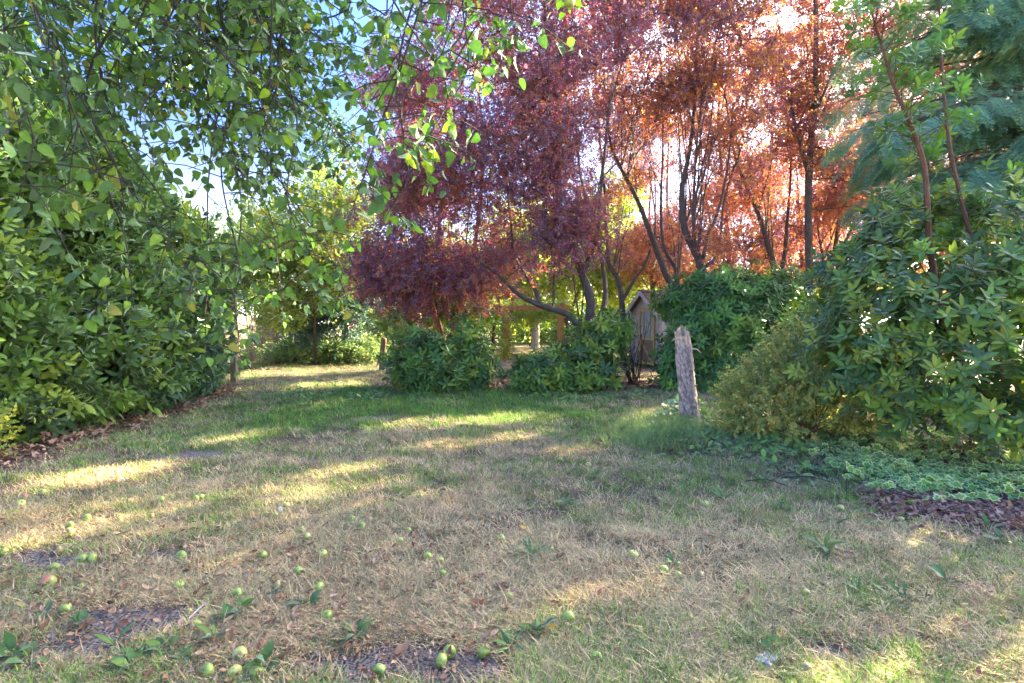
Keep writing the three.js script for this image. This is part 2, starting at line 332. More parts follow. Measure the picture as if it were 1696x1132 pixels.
// grows twigs from the limbs to points spread in the crown; returns where the twigs run
function growTwigs(b, nodes, anchors, R, maxR = 0.03) {
  const near = p => { let bd = 1e9, bn = null; for (const n of nodes) { const d = (n.p.x - p.x) ** 2 + (n.p.y - p.y) ** 2 * (n.p.y > p.y ? 1.6 : .8) + (n.p.z - p.z) ** 2; if (d < bd) { bd = d; bn = n; } } return [bn, bd]; };
  const order = anchors.map(p => [p, near(p)[1]]).sort((a, c) => a[1] - c[1]), made = [];
  for (const [p] of order) {
    const [n, d2] = near(p), L = Math.sqrt(d2), path = [n]; if (L < .12) continue;
    const side = randDir(R).multiplyScalar(L * .13);
    let par = n;
    for (const t of [.35, .7, 1]) {
      const q = n.p.clone().lerp(p, t).addScaledVector(side, Math.sin(t * Math.PI)); q.y += L * .08 * Math.sin(t * Math.PI);
      const m = { p: q, par, w: 0 }; nodes.push(m); path.push(m); par = m;
    }
    made.push(path);
    for (let k = par; k && !k.limb; k = k.par) k.w++;
  }
  const rad = n => n.limb ? Math.min(n.r * .55, maxR) : Math.min(maxR, .0052 * Math.pow(n.w, .55) + .0022);
  for (const path of made) tube(b, path.map(n => n.p), path.map((n, k) => k === 0 ? Math.min(rad(n), rad(path[1]) * 1.25) : rad(n)), path[1].w > 6 ? 6 : 4, 0, false);
  return made;
}
function limbNodes(q, r0, r1) { return q.map((p, k) => ({ p, r: lerp(r0, r1, k / q.length), limb: true })); }
const px3 = ([x, y, d]) => at(x, y, d);
// blobs: [px, py, depth, half width in px, half height in px, half depth in m, share]
function inBlobs(blobs, R, seed, gap = 0.05, freq = .9) {
  const tot = blobs.reduce((s, e) => s + (e[6] ?? 1), 0);
  for (let tries = 0; tries < 60; tries++) {
    let t = R() * tot, e; for (e of blobs) { t -= e[6] ?? 1; if (t <= 0) break; }
    const c = at(e[0], e[1], e[2]), k = e[2] / F, u = randDir(R), r = Math.pow(R(), .42);
    const p = V(c.x + u.x * r * e[3] * k, c.y + u.y * r * e[4] * k, c.z + u.z * r * e[5]);
    if (perlin.noise(p.x * freq + seed * 3.1, p.y * freq, p.z * freq) < gap - .2 * (1 - r)) continue;
    if (p.y < .3) continue;
    return p;
  }
  return null;
}
function tree({ name = 'plum_tree', label, category = 'tree', group, base, limbs, blobs, anchors, sprigs, cl, palette, tint, opt, bark = plumBark, seed, spreadR = .3, gap = .05, twigR = .03, freq, dropLeaf = 0 }) {
  const R = rng(seed), g = thing(name, label, category, base, group), nodes = [];
  limbs.forEach(([pts, r0, r1], k) => {
    const b = new Batch(), q = limbTube(b, pts.map(px3), r0, r1, k ? 8 : 10); part(g, k ? 'limb' : 'trunk', b.geo(), bark);
    nodes.push(...limbNodes(q, r0, r1));
  });
  if (name === 'plum_tree') { // slim upright stems
    const n0 = nodes.length, b = new Batch();
    for (let k = 0; k < 14; k++) { const s = nodes[Math.floor((.12 + .5 * R()) * n0)].p, e = inBlobs(blobs, R, seed, -1, .9); if (!e || e.y < s.y + 1) continue; const m = s.clone().lerp(e, .45); m.y += .3; m.x += gauss(R) * .15; const q = limbTube(b, [s, m, e], .028, .007, 5, .15, 12); nodes.push(...limbNodes(q, .022, .007)); }
    part(g, 'upright_stems', b.geo(), plumTwig).userData.kind = 'stuff';
  }
  const A = []; for (let k = 0; k < anchors; k++) { const p = inBlobs(blobs, R, seed, gap, freq); if (p) A.push(p); }
  const b = new Batch(), made = growTwigs(b, nodes, A, R, twigR); part(g, 'branches', b.geo(), bark === plumBark ? plumTwig : bark).userData.kind = 'stuff';
  const list = []; const per = sprigs / made.length;
  for (const path of made) {
    const e = path[3].p, s = path[2].p, along = e.clone().sub(s);
    for (let k = 0; k < per; k++) {
      const p = s.clone().lerp(e, R() * 1.25).add(V(gauss(R), gauss(R) * .8, gauss(R)).multiplyScalar(spreadR));
      if (p.x > 1.5 && sunGap(p) && R() < .96) continue;
      const dir = along.clone().normalize().multiplyScalar(.7).add(randDir(R)); dir.y += .15 - dropLeaf;
      list.push({ m: frame(p, dir, V(gauss(R) * .5, 1, gauss(R) * .5), .75 + R() * .55), c: tint ? tint(p, R) : Math.floor(R() * palette.length) });
    }
  }
  foliage(g, list, cl, palette, opt, 0, 'crown');
  return g;
}
const RP = rng(31);
const plumSprig = sprig(RP, { count: 11, spread: .95, length: .24, spec: { L: .055, W: .031, n: 3, fold: .3, curl: .2, shape: 'oval', stalk: .012 } });
const purple = [col(.29, .085, .13), col(.19, .07, .125), col(.40, .07, .10), col(.25, .12, .155), col(.42, .14, .10)];
const copper = [col(.50, .155, .055), col(.38, .10, .08), col(.62, .23, .055), col(.25, .08, .11), col(.70, .34, .07), col(.18, .07, .125)];  // copper: orange glow of backlit leaves put into their colour
const plumOpt = { through: .5, coat: .35, coatRough: .45 };
const tintBy = (n) => (p, R) => Math.floor(clamp(.5 + .9 * perlin.noise(p.x * .8, p.y * .8, p.z * .8 + 5) + (R() - .5) * .7, 0, .999) * n);

tree({
  label: 'purple-leaved plum with a forked cinnamon-brown trunk rising behind the round bush', base: ground(735, 632), seed: 101, bark: cinnamonBark,
  limbs: [[[[742, 640, 14.4], [738, 590, 14.4], [728, 545, 14.4], [715, 505, 14.5], [700, 440, 14.6], [670, 330, 14.6], [650, 240, 14.6]], .13, .02],
    [[[740, 600, 14.4], [752, 550, 14.3], [762, 510, 14.2], [775, 470, 14.2], [790, 380, 14.2], [800, 250, 14.3], [790, 120, 14.4]], .12, .02],
    [[[752, 548, 14.3], [742, 520, 14.2], [733, 495, 14.0], [725, 420, 13.8], [735, 300, 13.6], [745, 180, 13.8]], .08, .02]],
  blobs: [[690, 420, 14, 100, 75, 1.6, 1.2], [770, 440, 13.8, 90, 60, 1.4, .8], [650, 320, 14.2, 62, 90, 1.4, .7], [735, 300, 14, 120, 110, 1.8, 1.6], [720, 150, 14.4, 95, 110, 1.6, 1.1], [800, 60, 14.6, 120, 120, 1.8, 1.1], [625, 445, 14, 50, 45, 1, .6], [630, 370, 13.8, 45, 70, 1, .6], [800, 455, 13.8, 50, 40, 1, .4], [690, 480, 13.6, 70, 30, 1, .4], [655, 170, 13.6, 55, 75, 1, .6], [690, 230, 13.6, 70, 70, 1.2, .7], [740, -80, 15, 110, 90, 1.6, .6]],
  anchors: 900, sprigs: 12000, cl: plumSprig, palette: [...purple, col(.55, .2, .07)], tint: (p, R) => R() < .14 + .2 * smooth(-2, 0, p.x) ? 5 : tintBy(5)(p, R), opt: plumOpt, gap: .03, dropLeaf: .2,  // more orange leaves towards the right, painted in for backlight
});
tree({
  label: 'purple-leaved plum with a dark leaning trunk beside the small shed', base: ground(985, 641), seed: 102,
  limbs: [[[[986, 642, 13.5], [984, 600, 13.5], [975, 560, 13.5], [978, 500, 13.5], [964, 452, 13.4], [950, 415, 13.3], [932, 378, 13.2], [921, 286, 13.2], [911, 198, 13.2], [905, 80, 13.3], [900, -60, 13.4]], .17, .03],
    [[[964, 455, 13.4], [978, 424, 13.3], [989, 392, 13.2], [992, 350, 13.2], [999, 279, 13.2], [1010, 160, 13.3]], .075, .02],
    [[[975, 575, 13.5], [945, 525, 13.3], [905, 510, 13.2], [880, 500, 13.1], [854, 484, 13.0], [826, 456, 12.8], [795, 436, 12.6]], .10, .025],
    [[[895, 505, 13.2], [885, 478, 13.3], [868, 452, 13.4], [851, 420, 13.5], [847, 378, 13.6], [835, 280, 13.7]], .06, .015],
    [[[985, 560, 13.6], [1002, 500, 13.9], [1000, 450, 14.1], [985, 380, 14.3], [960, 280, 14.5], [950, 120, 14.6]], .09, .02]],
  blobs: [[915, 270, 12.9, 42, 130, .6, .8], [955, 390, 12.9, 55, 50, .7, .5], [900, 160, 13.4, 130, 90, 1.8, 1.2], [860, 330, 13.6, 70, 80, 1.4, .55], [850, 425, 13.4, 50, 35, 1, .25], [960, 60, 13.4, 150, 100, 2, 1.4], [880, -60, 14, 170, 100, 2, .8], [820, 220, 13.2, 80, 110, 1.4, .6], [1040, -80, 14, 120, 90, 2, .5]],
  anchors: 720, sprigs: 10500, cl: plumSprig, palette: [...purple, col(.58, .22, .06)], tint: (p, R) => R() < .12 ? 5 : tintBy(5)(p, R), opt: plumOpt, gap: .03,
});
const backlitTrees = [
  ['backlit-orange plum with a slim double stem just left of the shed roof', 1030, 18.5, 103,
    [[[[1034, 640, 20], [1030, 500, 20], [1024, 463, 20], [1010, 442, 20], [1006, 400, 20], [1000, 300, 20], [990, 180, 20], [1000, 60, 20]], .12, .02],
      [[[1030, 500, 20], [1050, 465, 19.7], [1068, 438, 19.5], [1085, 380, 19.4], [1075, 280, 19.4]], .07, .02]],
    [[1010, 330, 20, 80, 80, 1.6, 1], [1050, 200, 20.5, 90, 90, 2, 1], [1000, 100, 20.5, 110, 90, 2, 1], [1040, -20, 20.5, 110, 80, 2, .7], [1075, 410, 20.5, 60, 40, 1.2, .5]], 330, 3600],
  ['backlit-orange plum leaning left out of the laurel behind the shed', 1120, 17, 104,
    [[[[1130, 640, 16.5], [1122, 500, 16.5], [1098, 442, 16.4], [1077, 385, 16.3], [1056, 332, 16.2], [1031, 283, 16.2], [1013, 244, 16.2], [1000, 120, 16.3]], .13, .025],
      [[[1122, 500, 16.5], [1120, 449, 16.6], [1100, 410, 16.6], [1095, 329, 16.6], [1098, 258, 16.6], [1095, 100, 16.7]], .07, .02]],
    [[1060, 150, 16.4, 130, 90, 2, 1.3], [1100, 50, 16.6, 130, 90, 2, 1.2], [1080, -60, 16.8, 140, 80, 2, .7], [1040, 255, 16.4, 60, 50, 1.2, .35]], 340, 3800],
  ['backlit-orange plum with an old pollarded fork of grey upright stems', 1168, 15.2, 105,
    [[[[1172, 650, 14.8], [1168, 490, 14.8], [1163, 452, 14.8], [1158, 430, 14.8], [1148, 410, 14.8], [1134, 378, 14.8], [1130, 314, 14.8], [1141, 258, 14.8], [1148, 201, 14.8], [1155, 60, 14.9]], .16, .03],
      [[[1160, 440, 14.8], [1150, 392, 14.6], [1151, 286, 14.5], [1160, 180, 14.5]], .06, .02],
      [[[1163, 440, 14.8], [1172, 392, 14.7], [1187, 357, 14.6], [1204, 286, 14.5], [1215, 170, 14.5]], .055, .02],
      [[[1165, 445, 14.8], [1185, 428, 14.8], [1192, 405, 14.9], [1200, 330, 15], [1230, 240, 15]], .05, .02]],
    [[1170, 130, 14.8, 110, 90, 1.8, 1.3], [1150, 20, 15, 140, 80, 2, 1.1], [1220, 240, 14.8, 70, 70, 1.3, .5], [1160, -70, 15.2, 140, 70, 2, .6], [1180, 395, 14.7, 28, 28, .5, .12]], 340, 3900],
  ['backlit-orange plum with twin stems rising over the laurel bush', 1290, 18, 106,
    [[[[1292, 620, 18.2], [1286, 463, 18.2], [1272, 406, 18.1], [1257, 357, 18], [1236, 307, 18], [1219, 265, 18], [1200, 150, 18]], .13, .02],
      [[[1290, 470, 18.2], [1300, 420, 18.2], [1303, 378, 18.2], [1310, 280, 18.2], [1300, 150, 18.3]], .09, .02]],
    [[1250, 300, 18.6, 90, 70, 1.8, .8], [1240, 170, 18.5, 110, 90, 2, 1.1], [1290, 60, 18.5, 120, 90, 2, 1.1], [1270, -50, 18.8, 130, 80, 2, .7], [1270, 400, 19.2, 80, 40, 1.2, .55]], 360, 4000],
  ['tall backlit-orange plum with one straight dark trunk left of the conifer', 1341, 17.2, 107,
    [[[[1340, 640, 16.8], [1341, 452, 16.8], [1339, 321, 16.8], [1342, 251, 16.8], [1349, 180, 16.8], [1352, 60, 16.8], [1350, -80, 16.8]], .125, .06],
      [[[1341, 300, 16.8], [1320, 220, 16.9], [1300, 130, 17], [1290, 40, 17]], .05, .015],
      [[[1346, 200, 16.8], [1380, 120, 16.7], [1420, 40, 16.7]], .05, .015]],
    [[1350, 230, 17.2, 80, 70, 1.6, .8], [1370, 90, 17, 110, 90, 2, 1.2], [1360, -50, 17, 130, 80, 2, .8], [1380, 330, 17.8, 60, 60, 1.4, .5]], 300, 3400],
  ['backlit-orange plum behind the conifer with three dark leaning stems', 1390, 19, 108,
    [[[[1372, 620, 18.6], [1376, 460, 18.6], [1386, 395, 18.5], [1395, 320, 18.5], [1410, 220, 18.5]], .12, .03],
      [[[1376, 470, 18.6], [1360, 410, 18.7], [1350, 340, 18.8]], .06, .02], [[[1380, 440, 18.6], [1410, 380, 18.6], [1440, 300, 18.6], [1470, 180, 18.7]], .07, .02]],
    [[1420, 330, 19, 90, 80, 1.6, .9], [1470, 200, 19, 110, 90, 2, 1], [1560, 120, 19, 130, 110, 2, 1.1], [1600, 20, 19, 130, 90, 2, 1], [1480, 30, 19, 110, 90, 2, .8], [1620, 330, 19.5, 110, 80, 2, .7], [1500, 430, 20, 120, 50, 1.6, .6]], 420, 4600],
  ['low backlit-orange plum glowing between the shed roof and the pollarded stems', 1080, 27, 111,
    [[[[1085, 600, 27], [1080, 480, 27], [1075, 380, 27], [1080, 280, 27]], .13, .03], [[[1080, 480, 27], [1110, 420, 27], [1130, 350, 27]], .07, .02]],
    [[1070, 420, 27, 80, 55, 2, 1], [1130, 450, 27, 70, 40, 2, .9], [1090, 330, 27, 90, 60, 2, .9], [1000, 400, 28, 60, 60, 2, .4]], 260, 3000],
  ['low backlit-orange plum glowing above the right part of the laurel bush', 1330, 27, 112,
    [[[[1335, 600, 27], [1330, 480, 27], [1325, 380, 27], [1320, 280, 27]], .13, .03], [[[1330, 480, 27], [1380, 420, 27], [1400, 350, 27]], .07, .02]],
    [[1310, 430, 27, 80, 50, 2, 1], [1400, 400, 27, 80, 70, 2, 1], [1330, 330, 27, 90, 60, 2, .9], [1240, 450, 27, 60, 40, 2, .7], [1420, 280, 27, 80, 70, 2, .6]], 280, 3400],
  ['tall backlit-orange plum far back, left of the straight dark trunk', 1285, 31, 113,
    [[[[1285, 600, 31], [1280, 450, 31], [1275, 330, 31], [1280, 180, 31]], .15, .03], [[[1280, 430, 31], [1240, 350, 31], [1220, 260, 31]], .08, .02]],
    [[1270, 300, 31, 100, 70, 3, 1], [1200, 260, 31, 80, 80, 3, .9], [1280, 180, 31, 100, 80, 3, 1], [1330, 380, 31, 80, 50, 3, .8], [1220, 110, 31, 110, 60, 3, .7]], 300, 5600],
  ['tall backlit-orange plum far back, right of the straight dark trunk', 1450, 30, 114,
    [[[[1450, 600, 30], [1445, 450, 30], [1440, 330, 30], [1440, 180, 30]], .15, .03], [[[1445, 430, 30], [1400, 350, 30], [1390, 260, 30]], .08, .02]],
    [[1430, 330, 30, 100, 80, 3, 1], [1390, 220, 30, 80, 80, 3, .9], [1500, 220, 30, 90, 90, 3, 1], [1560, 330, 30, 110, 80, 3, 1], [1650, 300, 30, 90, 100, 3, .9], [1450, 120, 30, 110, 80, 3, 1], [1360, 110, 30, 90, 70, 3, .8]], 380, 7600],
  ['tall backlit-orange plum far back, behind the leaning one', 1110, 31, 115,
    [[[[1110, 600, 31], [1112, 450, 31], [1105, 330, 31], [1110, 180, 31]], .15, .03], [[[1112, 430, 31], [1140, 350, 31], [1150, 260, 31]], .08, .02]],
    [[1110, 300, 31, 80, 70, 3, 1], [1150, 220, 31, 90, 80, 3, 1], [1060, 260, 31, 70, 70, 3, .7], [1110, 420, 31, 90, 40, 3, .7]], 240, 3400],
  ['tall backlit-orange plum showing in the gaps of the blue-green conifer', 1590, 17, 116,
    [[[[1590, 640, 17], [1592, 450, 17], [1585, 300, 17], [1580, 150, 17], [1590, -60, 17]], .14, .03], [[[1590, 420, 17], [1550, 330, 17], [1530, 220, 17]], .07, .02], [[[1590, 400, 17], [1640, 300, 17], [1660, 150, 17]], .07, .02]],
    [[1580, 60, 17, 110, 120, 2, 1], [1640, 200, 17, 120, 110, 2, 1], [1540, 230, 17, 80, 90, 1.6, .8], [1700, 60, 17, 120, 120, 2, 1], [1600, 380, 17, 110, 70, 2, .8], [1740, 330, 17, 100, 110, 2, .8]], 340, 4800],
  ['backlit-orange plum half hidden at the back between its neighbours', 1200, 24, 109,
    [[[[1205, 600, 24], [1208, 440, 24], [1200, 330, 24], [1190, 200, 24], [1200, 60, 24]], .14, .03],
      [[[1208, 460, 24], [1225, 380, 24], [1240, 290, 24]], .08, .02], [[[1207, 450, 24], [1180, 380, 24], [1165, 300, 24]], .07, .02]],
    [[1190, 330, 24, 110, 60, 2, 1], [1130, 400, 24.5, 90, 45, 1.6, .8], [1250, 410, 24.5, 90, 45, 1.8, .8], [1200, 220, 24, 130, 80, 2.4, 1], [1330, 400, 25, 80, 60, 1.8, .6], [1200, 90, 24, 120, 80, 2, .6]], 360, 4200],
];
for (const [label, bx, bd, seed, limbs, blobs, anchors, sprigs] of backlitTrees) {
  const b = limbs[0][0][0], base = at(b[0], b[1], b[2]); base.y = heightAt(base.x, base.z);
  limbs[0][0][0] = [b[0], CY + F * Math.tan(Math.atan((EYE - base.y) / b[2]) - PITCH), b[2]];
  tree({ name: 'plum_tree', label, base, limbs, blobs, anchors: Math.round(anchors * 1.25), sprigs: Math.round(sprigs * 2.0), cl: plumSprig, seed, palette: copper, opt: plumOpt, gap: .04, freq: .75, spreadR: .3,
    tint: (p, R) => { const s = toScreen(p)[0]; return Math.floor(clamp(.45 + .8 * perlin.noise(p.x * .6, p.y * .6, p.z * .6 + seed) + (R() - .5) * .8 + (p.y > 6 ? .12 : 0), 0, .999) * 6); } });
}

// green trees: left of the plums, and the row beyond the garden
const greenSprig = sprig(rng(33), { count: 9, spread: .95, length: .3, spec: { L: .085, W: .055, n: 3, fold: .25, curl: .2, shape: 'oval', stalk: .015 } });
const bigSprig = sprig(rng(34), { count: 10, spread: 1.0, length: .6, spec: { L: .2, W: .12, n: 3, fold: .25, curl: .2, shape: 'oval', stalk: .03 } });
const limeGreen = [col(.36, .44, .03), col(.27, .38, .03), col(.46, .48, .04), col(.2, .32, .03)], midGreen = [col(.14, .25, .03), col(.18, .29, .03), col(.10, .2, .035), col(.24, .32, .03)], blueGreen = [col(.06, .15, .10), col(.05, .13, .08), col(.08, .18, .10)];
function greenTree(label, name, px, d, limbs, blobs, anchors, sprigs, cl, palette, seed, extra = {}) {
  const base = at(px, 600, d); base.y = heightAt(base.x, base.z);
  const foot = [px, CY + F * Math.tan(Math.atan((EYE - base.y) / d) - PITCH), d];
  return tree({ name, label, base, limbs: limbs.map(([p, a, b], k) => [k ? p : [foot, ...p], a, b]), blobs, anchors, sprigs, cl, palette, seed, spreadR: cl === bigSprig ? .5 : .28, opt: { through: .5, coat: .25 }, bark: darkBark, gap: .02, ...extra });
}
greenTree('bright yellow-green hawthorn lit from behind, over the board fence', 'hawthorn_tree', 522, 19.6, [[[[520, 520, 18.5], [515, 440, 18.5], [520, 350, 18.5], [530, 280, 18.5]], .055, .02], [[[518, 500, 18.5], [450, 430, 18.3], [430, 370, 18.3]], .06, .02]],
  [[500, 400, 18.4, 90, 80, 1.6, 1.2], [560, 340, 18.5, 50, 70, 1.4, .7], [440, 430, 18.2, 60, 50, 1.2, .7], [470, 510, 18, 45, 40, .8, .5], [545, 460, 18.3, 45, 45, 1, .5]], 330, 3400, greenSprig, limeGreen, 201);
greenTree('dark blue-green drooping tree between the hawthorn and the purple plum', 'drooping_tree', 575, 20.5, [[[[572, 520, 20.5], [568, 400, 20.5], [560, 300, 20.5]], .1, .02]],
  [[570, 500, 20, 60, 50, 1.2, 1], [520, 530, 20, 50, 40, 1, .7], [600, 440, 20.5, 45, 60, 1, .6], [545, 250, 21, 32, 60, .8, .5], [555, 370, 20.8, 50, 70, 1, .6]], 280, 2600, greenSprig, blueGreen, 202, { dropLeaf: .5 });
greenTree('broad mid-green tree standing behind the laurel hedge', 'broad_tree', 330, 19, [[[[330, 480, 19], [325, 420, 19], [310, 370, 19]], .16, .03], [[[330, 490, 19], [380, 430, 19], [420, 390, 19]], .1, .02]],
  [[330, 455, 19, 110, 55, 2, 1.2], [240, 400, 19.5, 90, 70, 2, 1], [410, 430, 18.5, 60, 60, 1.6, .8], [120, 330, 20, 110, 90, 2, 1], [400, 370, 20, 40, 30, 1, .3]], 300, 2600, greenSprig, midGreen, 203);
const farTrees = [
  ['sunlit yellow-green tree seen through the pergola opening', 880, 36, 200, 1.0, limeGreen, 301, [[880, 485, 36, 90, 52, 3, 1], [800, 470, 36, 80, 50, 3, .9]]],
  ['sunlit pale green tree far behind the cinnamon-trunked plum', 690, 33, 200, 1, limeGreen, 302, [[690, 500, 33, 80, 50, 3, 1], [740, 450, 34, 70, 60, 3, .8]]],
  ['yellow-green far tree behind the dark leaning trunk', 1000, 34, 200, 1, limeGreen, 303, [[985, 430, 34, 80, 70, 3, 1], [930, 380, 35, 70, 80, 3, .8], [1010, 330, 35, 50, 60, 2, .5]]],
  ['mid-green far tree behind the shed roof', 1110, 38, 200, 1, midGreen, 304, [[1110, 480, 38, 90, 45, 3, 1], [1190, 490, 39, 80, 35, 3, .7]]],
  ['golden-green tree close behind the pergola beam', 940, 29, 200, 1, limeGreen, 313, [[900, 440, 29, 90, 60, 2, 1], [990, 400, 29, 70, 70, 2, 1], [850, 400, 30, 50, 60, 2, .6], [1030, 470, 29, 50, 40, 2, .6]]],
  ['golden-green tree close behind the cinnamon-brown trunk', 770, 27, 200, 1, limeGreen, 314, [[770, 480, 27, 80, 40, 2, 1], [690, 490, 27, 70, 40, 2, 1], [640, 480, 27, 50, 50, 2, .7]]],
  ['broad low far tree closing the view behind the backlit-orange plums', 1230, 46, 200, 1, midGreen, 309, [[1230, 490, 46, 120, 40, 3, 1], [1100, 500, 46, 80, 35, 3, .8]]],
  ['dense far tree behind the round bush', 760, 44, 200, 1, midGreen, 310, [[760, 520, 44, 100, 40, 3, 1], [680, 530, 44, 80, 35, 3, .8]]],
  ['far tree filling the gap left of the fence', 250, 40, 200, 1, midGreen, 311, [[250, 490, 40, 110, 50, 3, 1], [130, 480, 40, 90, 60, 3, .8]]],
  ['far tree behind the rhododendron at the right', 1560, 36, 200, 1, midGreen, 312, [[1560, 500, 36, 120, 50, 3, 1], [1660, 480, 36, 90, 60, 3, .8]]],
  ['low far tree behind the laurel bush and plum stems', 1310, 40, 200, 1, limeGreen, 305, [[1290, 480, 40, 110, 35, 3, 1], [1400, 480, 41, 80, 35, 3, .8]]],
  ['dark far tree behind the blue-green drooping tree', 610, 42, 200, 1, midGreen, 306, [[600, 470, 42, 70, 60, 3, 1], [540, 420, 43, 60, 70, 3, .8], [640, 530, 42, 60, 30, 3, .5]]],
  ['dark far tree showing above the hedge at left', 420, 44, 200, 1, midGreen, 307, [[430, 450, 44, 80, 60, 3, 1], [350, 430, 45, 70, 50, 3, .8], [480, 420, 45, 50, 60, 3, .5], [395, 505, 43, 60, 35, 3, 1], [320, 510, 43, 60, 30, 3, .6]]],
  ['shady green far tree behind the birch trunk', 930, 43, 200, 1, midGreen, 308, [[930, 540, 42, 90, 30, 3, 1], [840, 540, 42, 80, 30, 3, .8], [1010, 520, 42, 80, 40, 3, .8]]],
];
for (const [label, px, d, , , pal, seed, blobs] of farTrees)
  greenTree(label, 'far_tree', px, d, [[[[px, 540, d], [blobs[0][0], blobs[0][1], d]], .16, .05], [[[px, 530, d], [blobs[1][0], blobs[1][1], d]], .1, .03]], blobs, 150, 1700, bigSprig, pal, seed, { group: 'trees beyond the garden' });
{ // birch
  const base = at(886, 576, 33); base.y = heightAt(base.x, base.z);
  const g = thing('birch_tree', 'pale birch trunk lit on its right side, inside the pergola opening', 'tree', base), b = new Batch();
  limbTube(b, [V(base.x, -.05, base.z), at(887, 545, 33), at(889, 500, 33), at(893, 420, 33)], .28, .16, 12, .15); part(g, 'trunk', b.geo(), birchBark);
  const c = new Batch(); limbTube(c, [at(889, 500, 33), at(900, 465, 33), at(915, 430, 33)], .12, .04, 8); part(g, 'limb', c.geo(), birchBark);
  const R = rng(77), list = []; for (let k = 0; k < 260; k++) { const p = at(895 + gauss(R) * 35, 425 + gauss(R) * 28, 33 + gauss(R)); list.push({ m: frame(p, V(gauss(R), -.6, gauss(R)), V(0, 1, .3), 1), c: Math.floor(R() * 4) }); }
  foliage(g, list, bigSprig, limeGreen, {}, 0, 'crown');
}

// ---------------------------------------------------------------- shrubs
// points on the skin of overlapping ellipsoids (centre, radii), with the way outwards
function skin(ells, count, R, seed, { thick = .3, bumpy = .25, freq = 1.1, floor = .08, hole = -.42, ragged = .16 } = {}) {
  const w = ells.map(e => Math.pow(e[3] * e[4] + e[4] * e[5] + e[3] * e[5], 1)), tot = w.reduce((a, b) => a + b), out = [];
  for (let guard = 0; out.length < count && guard < count * 14; guard++) {
    let t = R() * tot, k = 0; while ((t -= w[k]) > 0 && k < ells.length - 1) k++;
    const [cx, cy, cz, rx, ry, rz] = ells[k], u = randDir(R);
    const nb = perlin.noise(u.x * 2.1 * freq + cx + seed, u.y * 2.1 * freq + cy, u.z * 2.1 * freq + cz) * bumpy + perlin.noise(u.x * 5 * freq + cx, u.y * 5 * freq + seed, u.z * 5 * freq) * bumpy * .5;
    const r = (1 + nb) * (1 - thick * Math.pow(R(), 1.6)) + ragged * Math.pow(R(), 4), p = V(cx + u.x * rx * r, cy + u.y * ry * r, cz + u.z * rz * r);
    if (p.y < floor) continue;
    if (perlin.noise(p.x * 1.9 + seed, p.y * 1.9, p.z * 1.9) < hole) continue;
    let deep = false; for (const e of ells) if (((p.x - e[0]) / e[3]) ** 2 + ((p.y - e[1]) / e[4]) ** 2 + ((p.z - e[2]) / e[5]) ** 2 < .42) { deep = true; break; }
    if (deep) continue;
    out.push([p, V(u.x / rx, u.y / ry, u.z / rz).normalize()]);
  }
  return out;
}
const ell = (px, py, d, rx, ry, rz) => { const c = at(px, py, d); return [c.x, c.y, c.z, rx, ry, rz]; };
function clumps(ells, n, seed, s = .42) { const R = rng(seed), o = [...ells]; for (let k = 0; k < n; k++) { const e = ells[Math.floor(R() * ells.length)], u = randDir(R); if (u.y < -.2) u.y *= -1; const r = s * (.45 + R() * .8); o.push([e[0] + u.x * e[3] * .95, Math.max(.2, e[1] + u.y * e[4] * .95), e[2] + u.z * e[5] * .95, r, r * (.7 + R() * .7), r]); } return o; }
function shrub({ name, label, base, ells, count, cl, palette, opt, seed, up = .5, jit = .5, stems = 7, stemR = .02, bark = darkBark, individual = 0, scale = [.75, .5], tint, skinOpt, hang = 0 }) {
  const R = rng(seed), g = thing(name, label, 'shrub', base), pts = skin(ells, count, R, seed, skinOpt);
  const pick = pts.filter((_, k) => k % Math.max(1, Math.floor(pts.length / (stems * 3))) === 0);
  pick.slice(0, stems * 3).forEach(([p], k) => {
    const b = new Batch(), q = V(base.x + gauss(R) * .22, base.y - .03, base.z + gauss(R) * .22), mid = q.clone().lerp(p, .5); mid.y += .12 * p.y; mid.x += gauss(R) * .1;
    limbTube(b, [q, mid, p], stemR * (.6 + R() * .6), .004, 5, .1, 8); part(g, 'stem', b.geo(), bark);
  });
  const list = pts.filter(([p]) => !(p.x > 2.4 && p.y > 1.2 && sunGap(p))).map(([p, n]) => {
    const dir = n.clone().multiplyScalar(1).add(randDir(R).multiplyScalar(jit)); dir.y += up - hang;
    return { m: frame(p, dir, V(gauss(R) * .3, 1, gauss(R) * .3 + .2), scale[0] + R() * scale[1], R() * TAU), c: tint ? tint(p, R) : Math.floor(R() * palette.length) };
  });
  foliage(g, list, cl, palette, opt, individual);
  return g;
}
const laurelLeaf = { L: .155, W: .06, n: 4, fold: .22, curl: .18, shape: 'oval', stalk: .012 };
const laurelSprig = sprig(rng(41), { count: 8, spread: 1.0, length: .24, spec: laurelLeaf, up: .8 });
const laurelGreens = [col(.135, .27, .022), col(.085, .18, .022), col(.20, .35, .025), col(.055, .125, .025), col(.36, .48, .04)];
const laurelOpt = { veins: true, through: .26, coat: .4, coatRough: .35 };
